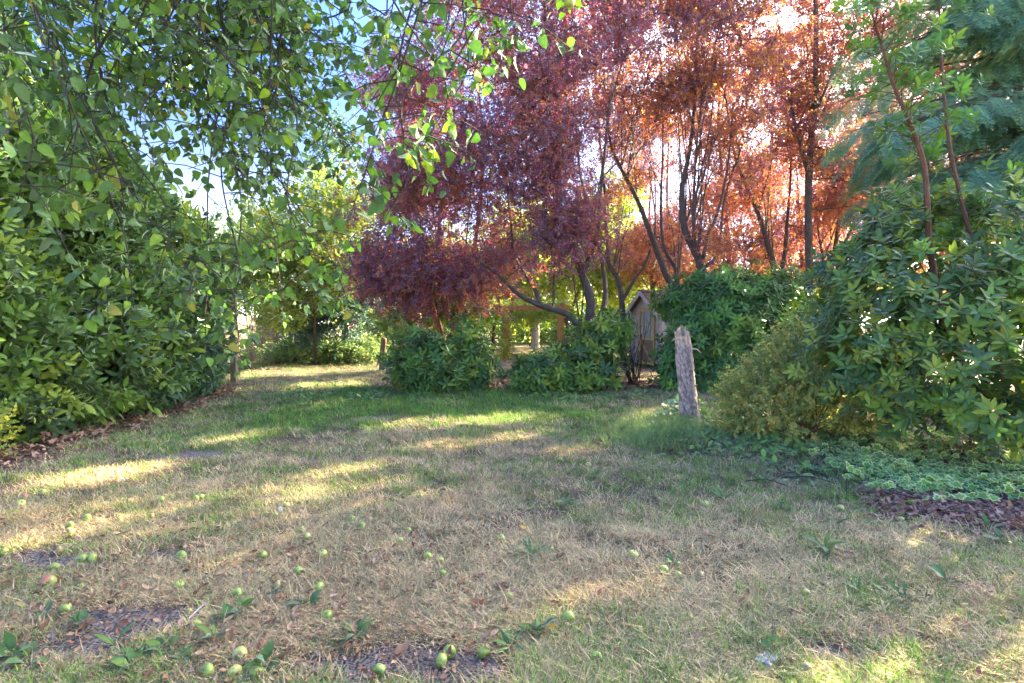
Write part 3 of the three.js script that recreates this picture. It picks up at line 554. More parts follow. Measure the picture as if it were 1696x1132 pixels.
{ // the big hedge along the left side: three laurels grown together
  const hedge = [
    ['tall cherry laurel at the left edge with glossy bright leaf tips', V(-7.3, .05, -7.0), [[-7.5, 2.3, -6.2, 1.75, 2.0, 1.5], [-7.3, 1.3, -7.4, 1.5, 1.4, 1.4], [-6.6, .9, -7.0, .9, .8, 1.0], [-7.4, 3.4, -7.2, 1.3, 1.3, 1.4], [-7.6, 4.3, -6.6, 1.2, 1.0, 1.3]], 4600, 401, 300],
    ['cherry laurel in the middle of the left hedge, leaning over the brown leaf litter', V(-7.3, .05, -9.2), [[-7.2, 1.9, -9.0, 1.5, 1.9, 1.5], [-6.7, 1.0, -9.2, 1.1, .95, 1.3], [-7.4, 3.3, -9.2, 1.3, 1.3, 1.3], [-7.8, 4.3, -9.0, 1.1, .9, 1.2]], 3700, 402, 300],
    ['cherry laurel at the far end of the left hedge beside the wooden post', V(-7.3, .05, -11.6), [[-7.4, 1.6, -11.3, 1.4, 1.6, 1.6], [-6.9, .9, -11.0, .9, .8, 1.0], [-7.6, 2.7, -12.0, 1.2, 1.2, 1.2], [-7.9, 3.5, -11.2, 1.0, .9, 1.1]], 3000, 403, 300],
  ];
  for (const [label, base, ells, count, seed, ind] of hedge)
    shrub({ name: 'laurel_shrub', label, base, ells: clumps(ells, 9, seed, .6), count: Math.round(count * 1.15), cl: laurelSprig, palette: laurelGreens, opt: laurelOpt, seed, up: .35, individual: ind, stems: 5, tint: (p, R) => Math.floor(clamp(.45 + 1.1 * perlin.noise(p.x, p.y, p.z) + (R() - .5) * .6, 0, .999) * 5) });
}
const darkLaurel = [col(.06, .16, .055), col(.075, .2, .06), col(.05, .13, .055), col(.10, .22, .05)];
const lanceLeaf = { L: .15, W: .05, n: 4, fold: .25, curl: .22, shape: 'lance', stalk: .01 };
const hangWhorl = whorl(rng(42), { count: 8, spec: lanceLeaf, open: 1.25, length: .1 });
shrub({ name: 'low_evergreen_shrub', label: 'low dark blue-green evergreen spilling from the hedge foot near the post', base: V(-6.5, .05, -10.6), ells: [[-6.7, .6, -11.3, .75, .6, .8], [-6.5, .45, -10.2, .6, .5, .6], [-6.3, .3, -9.5, .5, .32, .5]], count: 720, cl: hangWhorl, palette: darkLaurel, opt: laurelOpt, seed: 404, individual: 160, stems: 4, hang: .3 });
const smallSprig = sprig(rng(43), { count: 13, spread: 1.0, length: .2, spec: { L: .036, W: .028, n: 3, fold: .25, curl: .15, shape: 'round', stalk: .006 }, up: .8 });
shrub({ name: 'small_bright_shrub', label: 'small bright green plant at the left edge in front of the litter', base: V(-5.85, .05, -6.05), ells: [[-6.0, .26, -6.15, .36, .3, .33], [-6.25, .2, -5.9, .35, .22, .3]], count: 420, cl: smallSprig, palette: limeGreen, opt: { through: .45, coat: .15 }, seed: 405, stems: 4, stemR: .006 });
shrub({ name: 'evergreen_bush', label: 'round dark evergreen bush in front of the cinnamon-brown trunk', base: ground(730, 645), ells: clumps([ell(735, 610, 12.9, .85, .5, .7), ell(690, 603, 13, .5, .5, .5), ell(772, 607, 13, .42, .42, .5), ell(735, 632, 12.6, .8, .3, .5)], 9, 1, .3), count: 1300, cl: hangWhorl, palette: [col(.11, .27, .03), col(.16, .33, .03), col(.06, .16, .04), col(.28, .40, .04)], opt: laurelOpt, seed: 406, individual: 200, stems: 5, up: .6, jit: 1.0, scale: [.55, .8], skinOpt: { bumpy: .6, freq: 1.6, ragged: .75, thick: .5 } });
shrub({ name: 'evergreen_bush', label: 'sloping evergreen bush at the foot of the dark leaning trunk', base: ground(945, 643), ells: clumps([ell(935, 617, 12.6, .6, .33, .5), ell(975, 597, 12.8, .5, .6, .4), ell(1005, 560, 12.9, .32, .5, .3), ell(890, 634, 12.5, .36, .2, .4), ell(960, 628, 12.5, .65, .26, .4)], 9, 2, .28), count: 1200, cl: hangWhorl, palette: [col(.12, .28, .03), col(.18, .34, .03), col(.06, .16, .035), col(.30, .42, .04)], opt: laurelOpt, seed: 407, individual: 200, stems: 5, up: .4, jit: 1.0, scale: [.55, .8], skinOpt: { bumpy: .6, freq: 1.6, ragged: .75, thick: .5 } });
shrub({ name: 'broad_laurel_bush', label: 'broad dense laurel bush behind the broken stump, covering the shed side', base: ground(1215, 652), ells: [ell(1225, 570, 13.2, 1.42, 1.25, 1.2), ell(1190, 545, 13.0, .85, 1.0, .9), ell(1280, 530, 13.5, 1.0, 1.1, 1.0), ell(1190, 625, 12.6, 1.2, .5, .8), ell(1215, 510, 13.4, 1.0, .7, .9), ell(1310, 590, 12.8, .9, .8, .9), ell(1140, 615, 12.6, .45, .5, .5), ell(1112, 500, 14.2, .42, .3, .4), ...clumps([ell(1205, 560, 13, 1.3, 1.15, 1.1), ell(1160, 600, 12.6, .6, .6, .6)], 14, 3, .5).slice(2)], count: 3800, cl: hangWhorl, palette: [col(.09, .26, .035), col(.12, .31, .04), col(.065, .18, .04), col(.18, .36, .04), col(.28, .42, .04)], opt: laurelOpt, seed: 408, individual: 296, stems: 6, up: .35,
  tint: (p, R) => Math.floor(clamp(.42 + .7 * perlin.noise(p.x * 1.3, p.y * 1.3, p.z) + (R() - .5) * .6, 0, .999) * 5), jit: .7, skinOpt: { bumpy: .45, freq: 1.4, ragged: .22 } });
const fineSprig = sprig(rng(44), { count: 15, spread: 1.05, length: .22, spec: { L: .034, W: .027, n: 3, fold: .2, curl: .2, shape: 'round', stalk: .006 }, up: .8 });
shrub({ name: 'small_leaved_shrub', label: 'arching pale yellow-green small-leaved shrub right of the broken stump', base: ground(1335, 730), ells: [ell(1330, 650, 7.5, .62, .6, .6), ell(1265, 672, 7.4, .42, .42, .45), ell(1360, 605, 7.6, .55, .5, .5), ell(1330, 700, 7.2, .6, .28, .45), ell(1410, 650, 7.4, .5, .6, .5)], count: 2700, cl: fineSprig, palette: [col(.34, .40, .07), col(.25, .33, .05), col(.46, .48, .10), col(.16, .24, .04), col(.54, .48, .11)], opt: { through: .4, coat: .12 }, seed: 409, stems: 9, stemR: .009, up: .25, bark: redBark, skinOpt: { thick: .55, bumpy: .4, hole: -.3 } });
// rhododendron-like evergreen at the right, with a leggy stem reaching up
{
  const leaf = { L: .104, W: .042, n: 4, fold: .2, curl: .2, shape: 'oval', stalk: .01 }, cl = whorl(rng(45), { count: 9, spec: leaf, open: 1.15, length: .11 });
  const g = shrub({ name: 'rhododendron_shrub', label: 'large whorl-leaved evergreen filling the right side above the ivy', base: ground(1672, 742), ells: [ell(1500, 520, 6.3, .85, .85, .9), ell(1600, 430, 6.5, 1.0, .95, 1.0), ell(1430, 590, 6.2, .55, .55, .6), ell(1560, 620, 6.0, .85, .5, .8), ell(1690, 560, 6.0, .9, 1.0, 1.0), ell(1650, 665, 5.6, .7, .38, .6), ell(1420, 470, 6.7, .4, .5, .5), ell(1500, 400, 6.8, .5, .5, .5), ell(1780, 420, 6.5, .9, 1.4, 1.0)], count: 2700, cl,
    palette: [col(.12, .28, .035), col(.085, .21, .04), col(.18, .35, .035), col(.06, .15, .04), col(.32, .44, .035)], opt: { veins: true, through: .38, coat: .38, coatRough: .32 }, seed: 410, individual: 297, stems: 8, stemR: .022, up: .75, bark: redBark, skinOpt: { thick: .7, bumpy: .35, hole: -.4 } });
  const R = rng(46), list = [];
  const stems = [[[1668, 745, 6.9], [1650, 715, 6.8], [1610, 640, 6.6], [1560, 520, 6.5], [1540, 400, 6.4], [1531, 275, 6.3], [1508, 205, 6.2], [1480, 140, 6.1], [1462, 80, 6.1], [1440, 10, 6.1]], [[1668, 740, 6.9], [1690, 660, 6.8], [1640, 520, 6.6], [1610, 400, 6.6], [1575, 250, 6.6], [1560, 100, 6.6], [1555, -20, 6.6]]];
  stems.forEach((s, k) => {
    const b = new Batch(), q = limbTube(b, s.map(px3), k ? .045 : .06, .008, 8, .2, 40); part(g, k ? 'stem' : 'trunk', b.geo(), redBark);
    for (let j = 22; j < q.length; j++) for (let w = 0; w < (k ? 2 : 4); w++) {
      const dir = V(gauss(R), .5 + R() * .6, gauss(R)).normalize(), e = q[j].clone().addScaledVector(dir, .12 + R() * .34), c = new Batch();
      tube(c, [q[j], q[j].clone().lerp(e, .5).add(V(0, .03, 0)), e], [.006, .005, .003], 4); part(g, 'twig', c.geo(), redBark);
      if (sunGap(e)) continue;
      list.push({ m: frame(e, dir.add(V(0, .5, 0)), V(0, 1, 0), .8 + R() * .35, R() * TAU), c: Math.floor(R() * 4) });
    }
  });
  foliage(g, list, cl, [col(.10, .27, .04), col(.13, .32, .04), col(.07, .2, .045), col(.2, .38, .04)], { veins: true, through: .4, coat: .3, coatRough: .32 }, 0, 'upper_leaves');
}
// bare twiggy shrub before the shed
{
  const R = rng(47), base = ground(1050, 636), g = thing('bare_shrub', 'leafless twiggy shrub standing in front of the shed', 'shrub', base);
  for (let k = 0; k < 26; k++) {
    const b = new Batch(), q = base.clone().add(V(gauss(R) * .08, -.02, gauss(R) * .08)), e = at(1047 + gauss(R) * 13, 520 + R() * 70, 13.4 + gauss(R) * .25), m = q.clone().lerp(e, .5).add(V(gauss(R) * .07, 0, gauss(R) * .05));
    const s = limbTube(b, [q, m, e], .011, .004, 5, .1, 8);
    for (let j = 0; j < 3; j++) { const a = s[3 + Math.floor(R() * 5)], t = a.clone().add(V(gauss(R) * .16, .1 + R() * .22, gauss(R) * .14)); tube(b, [a, a.clone().lerp(t, .5).add(V(.02, .02, 0)), t], [.004, .003, .002], 4); }
    part(g, 'stem', b.geo(), darkBark);
  }
}

// ---------------------------------------------------------------- conifer at the right
{
  const R = rng(51), base = at(1800, 660, 11); base.y = heightAt(base.x, base.z);
  const g = thing('conifer_tree', 'blue-green conifer with soft drooping sprays at the upper right', 'tree', base), b = new Batch();
  limbTube(b, [V(base.x, -.05, base.z), at(1795, 300, 11), at(1790, -300, 11)], .26, .1, 12); part(g, 'trunk', b.geo(), darkBark);
  // a feathery spray: a twig with side twigs set with flat needles
  const s = new Batch(); const leafN = { L: .034, W: .0062, n: 2, fold: .1, curl: .15, shape: 'needle' };
  for (let k = 0; k < 13; k++) {
    const y = .03 + k * .026, side = k % 2 ? 1 : -1, L = .11 * (1 - k / 17);
    const dir = V(side * .85, .6, -.12 + gauss(R) * .2).normalize(), o = V(0, y, -.5 * y * y);
    for (let j = 0; j < 6; j++) for (const w of [-1, 1]) { const p = o.clone().addScaledVector(dir, L * (j + .5) / 6); leafInto(s, frame(p, dir.clone().add(V(w * dir.y * .8, -w * dir.x * .8, gauss(R) * .25)), V(0, 0, 1), .75 + R() * .5), leafN); }
    tube(s, [o, o.clone().addScaledVector(dir, L)], [.0016, .0008], 3);
  }
  tube(s, [V(0, 0, 0), V(0, .2, -.02), V(0, .36, -.065)], [.003, .0025, .001], 3);
  const spray = { geo: s.geo(), mats: [IDENT], leaf: null }, list = [];
  const tips = [];
  for (let k = 0; k < 60; k++) {
    const px = 1398 + R() * 300, py = -260 + 610 * (k / 59) + gauss(R) * 25; tips.push([px + (py > 60 && py < 250 ? -12 : 14), py, 9.3 + R() * 2.2]);
  }
  for (let k = 0; k < 12; k++) tips.push([1425 + R() * 110, 150 + R() * 230, 8.6 + R() * 1.2]);
  for (let k = 0; k < 40; k++) tips.push([1520 + R() * 420, -320 + 780 * R(), 8.8 + R() * 4.4]);
  for (const [px, py, d] of tips) {
    const e = at(px, py, d), y0 = Math.min(10, e.y + .5 + R() * .6), a = V(base.x, y0, base.z), m = a.clone().lerp(e, .55).add(V(0, .45, 0)), q = spline([a, m, e], 22), bb = new Batch();
    tube(bb, q, q.map((_, i) => lerp(.035, .006, i / 22)), 5); part(g, 'limb', bb.geo(), darkBark);
    for (let i = 5; i <= 22; i++) for (let w = 0; w < 10; w++) {
      const out = q[Math.min(22, i + 1)].clone().sub(q[i - 1]).normalize(), lat = V(-out.z, 0, out.x).multiplyScalar((R() < .5 ? -1 : 1) * (.35 + .9 * R()));
      const dir = out.clone().multiplyScalar(.65).add(lat); dir.y -= .35 + R() * .5;
      const p = q[i].clone().addScaledVector(lat, R() * .42).add(V(0, -R() * .22 - .03, 0));
      if (sunGap(p) && R() < .88) continue;
      list.push({ m: frame(p, dir, V(gauss(R) * .3, 1, gauss(R) * .3), .8 + R() * .55), c: Math.floor(R() * 4) });
    }
  }
  foliage(g, list, spray, [col(.12, .30, .16), col(.07, .19, .12), col(.15, .36, .19), col(.22, .38, .14)], { through: .2, coat: .05 }, 0, 'needles');
}

// ---------------------------------------------------------------- shed, fence, post, pergola
function boxAt(w, h, d, x, y, z, turn = 0) { const g = new THREE.BoxGeometry(w, h, d); g.translate(x, y, z); if (turn) g.rotateY(turn); return g; }
{
  // the shed's own axes: +X out of its door front, +Z towards its right side as seen from the lawn
  const corner = at(1094, 600, 18.6); corner.y = 0; const g = thing('garden_shed', 'small weathered shed with a gabled cream front and glazed door', 'shed', corner);
  const turn = -2.85; g.rotation.y = turn;     // door front looks left and slightly towards the lawn
  const cream = woodMaterial(col(.42, .37, .3)), trim = woodMaterial(col(.5, .46, .4)), blue = woodMaterial(col(.42, .47, .58)), ochre = woodMaterial(col(.46, .33, .11)), brown = woodMaterial(col(.21, .13, .075)), roofM = new THREE.MeshStandardMaterial({ color: col(.13, .085, .075), bumpMap: grain, bumpScale: .01, roughness: .9 });  // blue puts the bluish shade of the side wall into its colour
  const add = (name, geo, mat, par = g) => { const m = shadows(new THREE.Mesh(geo, mat)); m.name = name; par.add(m); return m; };
  // front in the plane x = 0 from z = 0 back to z = W; sides run to x = -D
  const W = 2.0, D = 2.6, H = 1.85, RIDGE = 2.55;
  const hAt = z => H + (RIDGE - H) * (1 - Math.abs(z - W / 2) / (W / 2));
  const nB = 14;
  for (let k = 0; k < nB; k++) { // front boards up to the gable, left out where the door is
    const z0 = k * W / nB, z1 = z0 + W / nB - .006, door = z0 > .34 && z1 < 1.32, y0 = door ? 1.98 : .08;
    const s = new THREE.Shape([[z0, y0], [z1, y0], [z1, hAt(z1)], [z0, hAt(z0)]].map(p => new THREE.Vector2(...p)));
    const e = new THREE.ExtrudeGeometry(s, { depth: .022, bevelEnabled: false }); e.rotateY(-Math.PI / 2); add('board', e, cream);
  }
  for (let k = 0; k < 17; k++) add('board', boxAt(D / 17 - .006, H - .1, .022, -D * (k + .5) / 17 - .02, H / 2 + .05, -.006), blue);
  add('far_wall', boxAt(D, H, .03, -D / 2 - .02, H / 2, W + .006), blue); add('back_wall', boxAt(.03, H, W - .04, -D - .02, H / 2, W / 2), blue);
  for (const z of [-.03, W + .03]) add('corner_trim', boxAt(.1, H + .02, .12, -.02, H / 2 + .03, z), trim);
  for (const s of [-1, 1]) { // roof slopes with barge boards
    const L = Math.hypot(W / 2, RIDGE - H) + .2, a = Math.atan2(RIDGE - H, W / 2), r = add('roof', boxAt(D + .4, .05, L, 0, 0, 0), roofM); r.rotation.x = s * a; r.position.set(-D / 2 + .0, RIDGE + .03 - Math.sin(a) * L / 2 + .02, W / 2 + s * Math.cos(a) * L / 2);
    for (let k = 0; k < 7; k++) { const c = add('shingle_course', boxAt(D + .42, .018, .14, 0, .034, s * (-L / 2 + .1 + k * L / 7.2)), roofM, r); c.rotation.x = s * .03; }
    const bb = add('barge_board', boxAt(.03, .13, L, 0, 0, 0), trim); bb.rotation.x = s * a; bb.position.set(.216, RIDGE - .02 - Math.sin(a) * L / 2, W / 2 + s * Math.cos(a) * L / 2);
  }
  const door = add('door', boxAt(.035, .86, .9, .012, .53, .83), brown);
  for (const z of [.37, 1.29]) add('door_frame', boxAt(.06, 1.9, .08, .02, 1.0, z), ochre, door);
  for (const y of [.12, .95, 1.93]) add('rail', boxAt(.06, .09, .838, .024, y, .83), ochre, door);
  add('handle', boxAt(.05, .14, .03, .05, 1.02, 1.2), roofM, door);
  const br = add('brace', boxAt(.025, .07, 1.08, 0, 0, 0), ochre, door); br.rotation.x = -.75; br.position.set(.043, .53, .83);
  add('glass', boxAt(.008, .9, .83, .012, 1.44, .83), new THREE.MeshPhysicalMaterial({ color: col(.5, .55, .5), roughness: .05, transmission: .5, thickness: 0 }), door);
  for (const z of [.62, 1.04]) add('glazing_bar', boxAt(.03, .9, .025, .026, 1.44, z), ochre, door);
  add('glazing_bar', boxAt(.032, .025, .83, .027, 1.44, .83), ochre, door);
}
{
  const base = V(-9.8, 0, -22), g = thing('board_fence', 'weathered vertical board fence lit by sun beyond the wooden post', 'fence', base), R = rng(61), mats = [0, 1, 2, 3].map(k => woodMaterial(col(.085 + .02 * k, .064 + .016 * k, .045 + .012 * k)));
  for (let k = 0; k < 82; k++) { const z = -16.4 - k * .143, h = 1.72 + .03 * gauss(R); part(g, 'board', boxAt(.02, h, .136, base.x + .004 * gauss(R), h / 2 + .05, z), mats[Math.floor(R() * 4)]); }
  for (let k = 0; k < 6; k++) part(g, 'post', boxAt(.1, 1.85, .1, base.x - .065, .92, -16.4 - k * 2.3), mats[0]);
  for (const y of [.35, 1.5]) part(g, 'rail', boxAt(.04, .09, 11.8, base.x - .035, y, -22.2), mats[1]);
}
{
  const p = ground(388, 638), g = thing('wooden_post', 'square weathered wooden post standing at the far end of the hedge', 'post', p), m = woodMaterial(col(.2, .15, .09));
  part(g, 'shaft', boxAt(.13, 2.1, .13, p.x, p.y + 1.04, p.z), m);
  const cap = new THREE.ConeGeometry(.11, .07, 4); cap.rotateY(Math.PI / 4); cap.translate(p.x, p.y + 2.124, p.z); part(g, 'post_top', cap, m);
  const b = new Batch(), R = rng(62); for (let k = 0; k < 5; k++) { const a = V(p.x + .07, p.y + .5 + R(), p.z + .05), e = a.clone().add(V(.15 + R() * .3, gauss(R) * .25, gauss(R) * .2)); tube(b, spline([a, a.clone().lerp(e, .5).add(V(0, .12, 0)), e], 6), Array(7).fill(.006), 4); } part(g, 'clinging_twig', b.geo(), darkBark);
}
{
  const base = at(835, 590, 23); base.y = 0; const g = thing('garden_pergola', 'orange-brown timber pergola with vines, seen in the gap between the bushes', 'pergola', base), m = woodMaterial(col(.5, .27, .09));
  const top = at(835, 514, 23).y;
  for (const [px, d] of [[835, 23], [927, 23], [842, 25.6], [930, 25.6]]) { const p = at(px, 560, d); part(g, 'post', boxAt(.19, top, .19, p.x, top / 2 - .01, p.z), m); }
  for (const d of [23, 25.6]) { const a = at(820, 514, d), c = at(943, 514, d); part(g, 'beam', boxAt(c.x - a.x, .17, .12, (a.x + c.x) / 2, top + .085, a.z), m); }
  for (let k = 0; k < 6; k++) { const p = at(828 + k * 21, 514, 23); part(g, 'rafter', boxAt(.06, .12, 3.3, p.x, top + .232, -24.3), m); }
  const R = rng(63), list = []; for (let k = 0; k < 900; k++) { const r = R(), p = r < .6 ? at(815 + R() * 130, 506 + gauss(R) * 7, 23 + R() * 2.6) : r < .7 ? at(836 + gauss(R) * 7, 520 + R() * 70, 22.9 + gauss(R) * .15) : at(850 + R() * 75, 515 + 26 * R() * R(), 23 + R() * 2.4); list.push({ m: frame(p, V(gauss(R), -.5, gauss(R)), V(0, 1, .4), .6 + R() * .6), c: Math.floor(R() * 4) }); }
  foliage(g, list, greenSprig, limeGreen, { through: .5, coat: .2 }, 0, 'vine_leaves');
}
for (const [label, px, py, d, h] of [['dark round post standing left of the pergola', 816, 560, 27, 1.5], ['short leaning post left of the round bush', 632, 595, 17.5, 1.0]]) {
  const p = at(px, py, d); p.y = heightAt(p.x, p.z); const g = thing('round_post', label, 'post', p), b = new Batch();
  limbTube(b, [p.clone().add(V(0, -.05, 0)), p.clone().add(V(.03, h * .5, 0)), p.clone().add(V(.08, h, 0))], .1, .085, 10, .1); part(g, 'shaft', b.geo(), barkMaterial(col(.25, .15, .08)));
}
// undergrowth along the far edge
{
  const R = rng(64);
  const low = [['low fern-like undergrowth before the fence and hawthorn', 'undergrowth', [[485, 592, 20.5, 40, 14], [530, 580, 21, 55, 26], [590, 585, 21, 50, 24]], midGreen, 1500], ['low shady shrubs beyond the round bush and pergola', 'undergrowth', [[660, 560, 24, 70, 30], [760, 570, 27, 60, 16], [900, 560, 40, 90, 14], [1010, 560, 24, 40, 40]], midGreen, 900]];
  for (const [label, name, areas, pal, n] of low) {
    const list = []; for (let k = 0; k < n; k++) { const a = areas[k % areas.length], p = at(a[0] + gauss(R) * a[3] * .5, a[1] + gauss(R) * a[4] * .55, a[2] + gauss(R) * .6); if (p.y < .05) p.y = .05 + R() * .3; list.push({ m: frame(p, V(gauss(R), .5, gauss(R)), V(0, 1, .3), .8 + R() * .5), c: pal[Math.floor(R() * 4)] }); }
    scatter(name, label, greenSprig.geo, leafMaterial(col(1, 1, 1), { through: .45, coat: .2 }), list, 'undergrowth').name = numbered(name);
  }
}

// ---------------------------------------------------------------- broken stump
{
  const R = rng(71), b0 = ground(1143, 701), top = at(1130, 551, depthAt(701)), g = thing('broken_tree_stump', 'broken-off conifer stump with a splintered top standing on the lawn', 'tree stump', b0);
  const b = new Batch(); b.col = [1, 1, 1]; const N = 56, M = 90, axis = top.clone().sub(b0), H = axis.y, rings = [];
  const jag = a => -.05 * smooth(.1, .9, Math.sin(a * 1 + .55)) + .05 * n2(Math.cos(a) * 3, Math.sin(a) * 3, 21) + .035 * n2(Math.cos(a) * 9, Math.sin(a) * 9, 22);
  for (let j = 0; j <= M; j++) {
    const t = j / M, ring = [];
    for (let k = 0; k <= N; k++) {
      const a = TAU * (k % N) / N, y = t * (H + jag(a) * smooth(.6, 1, t)), c = b0.clone().addScaledVector(axis, y / H);
      const sc = n2(Math.cos(a) * 7 + y * 2, y * 17, 23) + .7 * n2(Math.cos(a) * 15, Math.sin(a) * 15 + y * 30, 24), flare = .035 * Math.exp(-y * 9);
      const strip = smooth(H - .26, H - .1, y + .1 * n2(a * 2, 3, 25));                       // bare wood near the break
      const r = lerp(.136, .120, t) + flare + (1 - strip) * (.009 * sc + .006 * n2(Math.cos(a) * 2, y * 3, 26)) - strip * .010 + .008 * n2(Math.cos(a) * 12, Math.sin(a) * 12, 28) * strip;
      const tone = .42 + .85 * clamp(sc + .45), pale = n2(Math.cos(a) * 3.1 + 5, y * 5, 29) > .42 ? .5 : 0, litSide = smooth(.2, -.9, Math.cos(a)) * .35;  // left side painted lighter, as soft light falls there
      b.col = strip > .5 ? [.56 * tone, .40 * tone, .27 * tone] : [(.36 + pale * .28 + litSide * .16) * tone, (.285 + pale * .19 + litSide * .08) * tone, (.25 + pale * .12 + litSide * .07) * tone];
      ring.push(b.v(c.x + Math.cos(a) * r, c.y, c.z + Math.sin(a) * r, a * .14, y));
    }
    if (j) for (let k = 0; k < N; k++) { const p = rings[j - 1]; b.t(p[k], ring[k + 1], p[k + 1]); b.t(p[k], ring[k], ring[k + 1]); }
    rings.push(ring);
  }
  part(g, 'bark', b.geo(), new THREE.MeshStandardMaterial({ vertexColors: true, bumpMap: barkBump, bumpScale: .01, roughness: .95 }));
  const w = new Batch(); w.col = [.6, .44, .29]; const topRing = rings[M].slice(0, N).map(i => V(b.p[3 * i], b.p[3 * i + 1], b.p[3 * i + 2])), cen = topRing.reduce((s, p) => s.add(p), V(0, 0, 0)).multiplyScalar(1 / N); cen.y -= .03;
  const rr = [topRing]; for (const f of [.7, .4]) rr.push(topRing.map(p => { const q = p.clone().lerp(cen, 1 - f); q.y += .05 * gauss(R); return q; }));
  const idx = rr.map(r => r.map(p => { const q = .7 + R() * .5; w.col = [.58 * q, .42 * q, .28 * q]; return w.v(p.x, p.y, p.z, p.x, p.z); })), ci = w.v(cen.x, cen.y, cen.z);
  for (let k = 0; k < N; k++) { const n = (k + 1) % N; for (let j = 0; j < 2; j++) { w.t(idx[j][k], idx[j + 1][k], idx[j][n]); w.t(idx[j][n], idx[j + 1][k], idx[j + 1][n]); } w.t(idx[2][k], ci, idx[2][n]); }
  part(g, 'broken_wood', w.geo(), new THREE.MeshStandardMaterial({ vertexColors: true, roughness: .9, side: THREE.DoubleSide }));
  const pale = woodMaterial(col(.62, .46, .3));
  for (let k = 0; k < 13; k++) { // splinters left standing at the break
    const i = Math.floor(R() * N), p = topRing[i], s = new THREE.ConeGeometry(.012 + R() * .012, .09 + R() * .13, 5); s.scale(1, 1, .5); s.rotateY(R() * 3); s.translate(lerp(p.x, cen.x, .12 + R() * .3), p.y + .0 + R() * .04, lerp(p.z, cen.z, .12 + R() * .3)); part(g, 'splinter', s, pale);
  }
  for (const [px, py, dx, dy] of [[1125, 562, -.13, -.03], [1146, 578, .12, -.06], [1150, 640, .03, .03]]) { const s = new Batch(), p = at(px, py, b0.z * -1 - .1); tube(s, [p, p.clone().add(V(dx * .6, dy * .3 + .01, .03)), p.clone().add(V(dx, dy, .05))], [.016, .011, .003], 6); part(g, 'snag', s.geo(), pale); }
  const sc = new Batch(), q = at(1151, 640, b0.z * -1 - .12); leafInto(sc, frame(q.clone().add(V(0, -.1, 0)), V(-.05, 1, 0), V(.5, 0, 1), 1), { L: .2, W: .05, n: 6, fold: -.4, curl: 0, shape: 'lance' }); part(g, 'torn_strip', sc.geo(), new THREE.MeshStandardMaterial({ color: col(.62, .44, .27), roughness: .9, side: THREE.DoubleSide }));
}

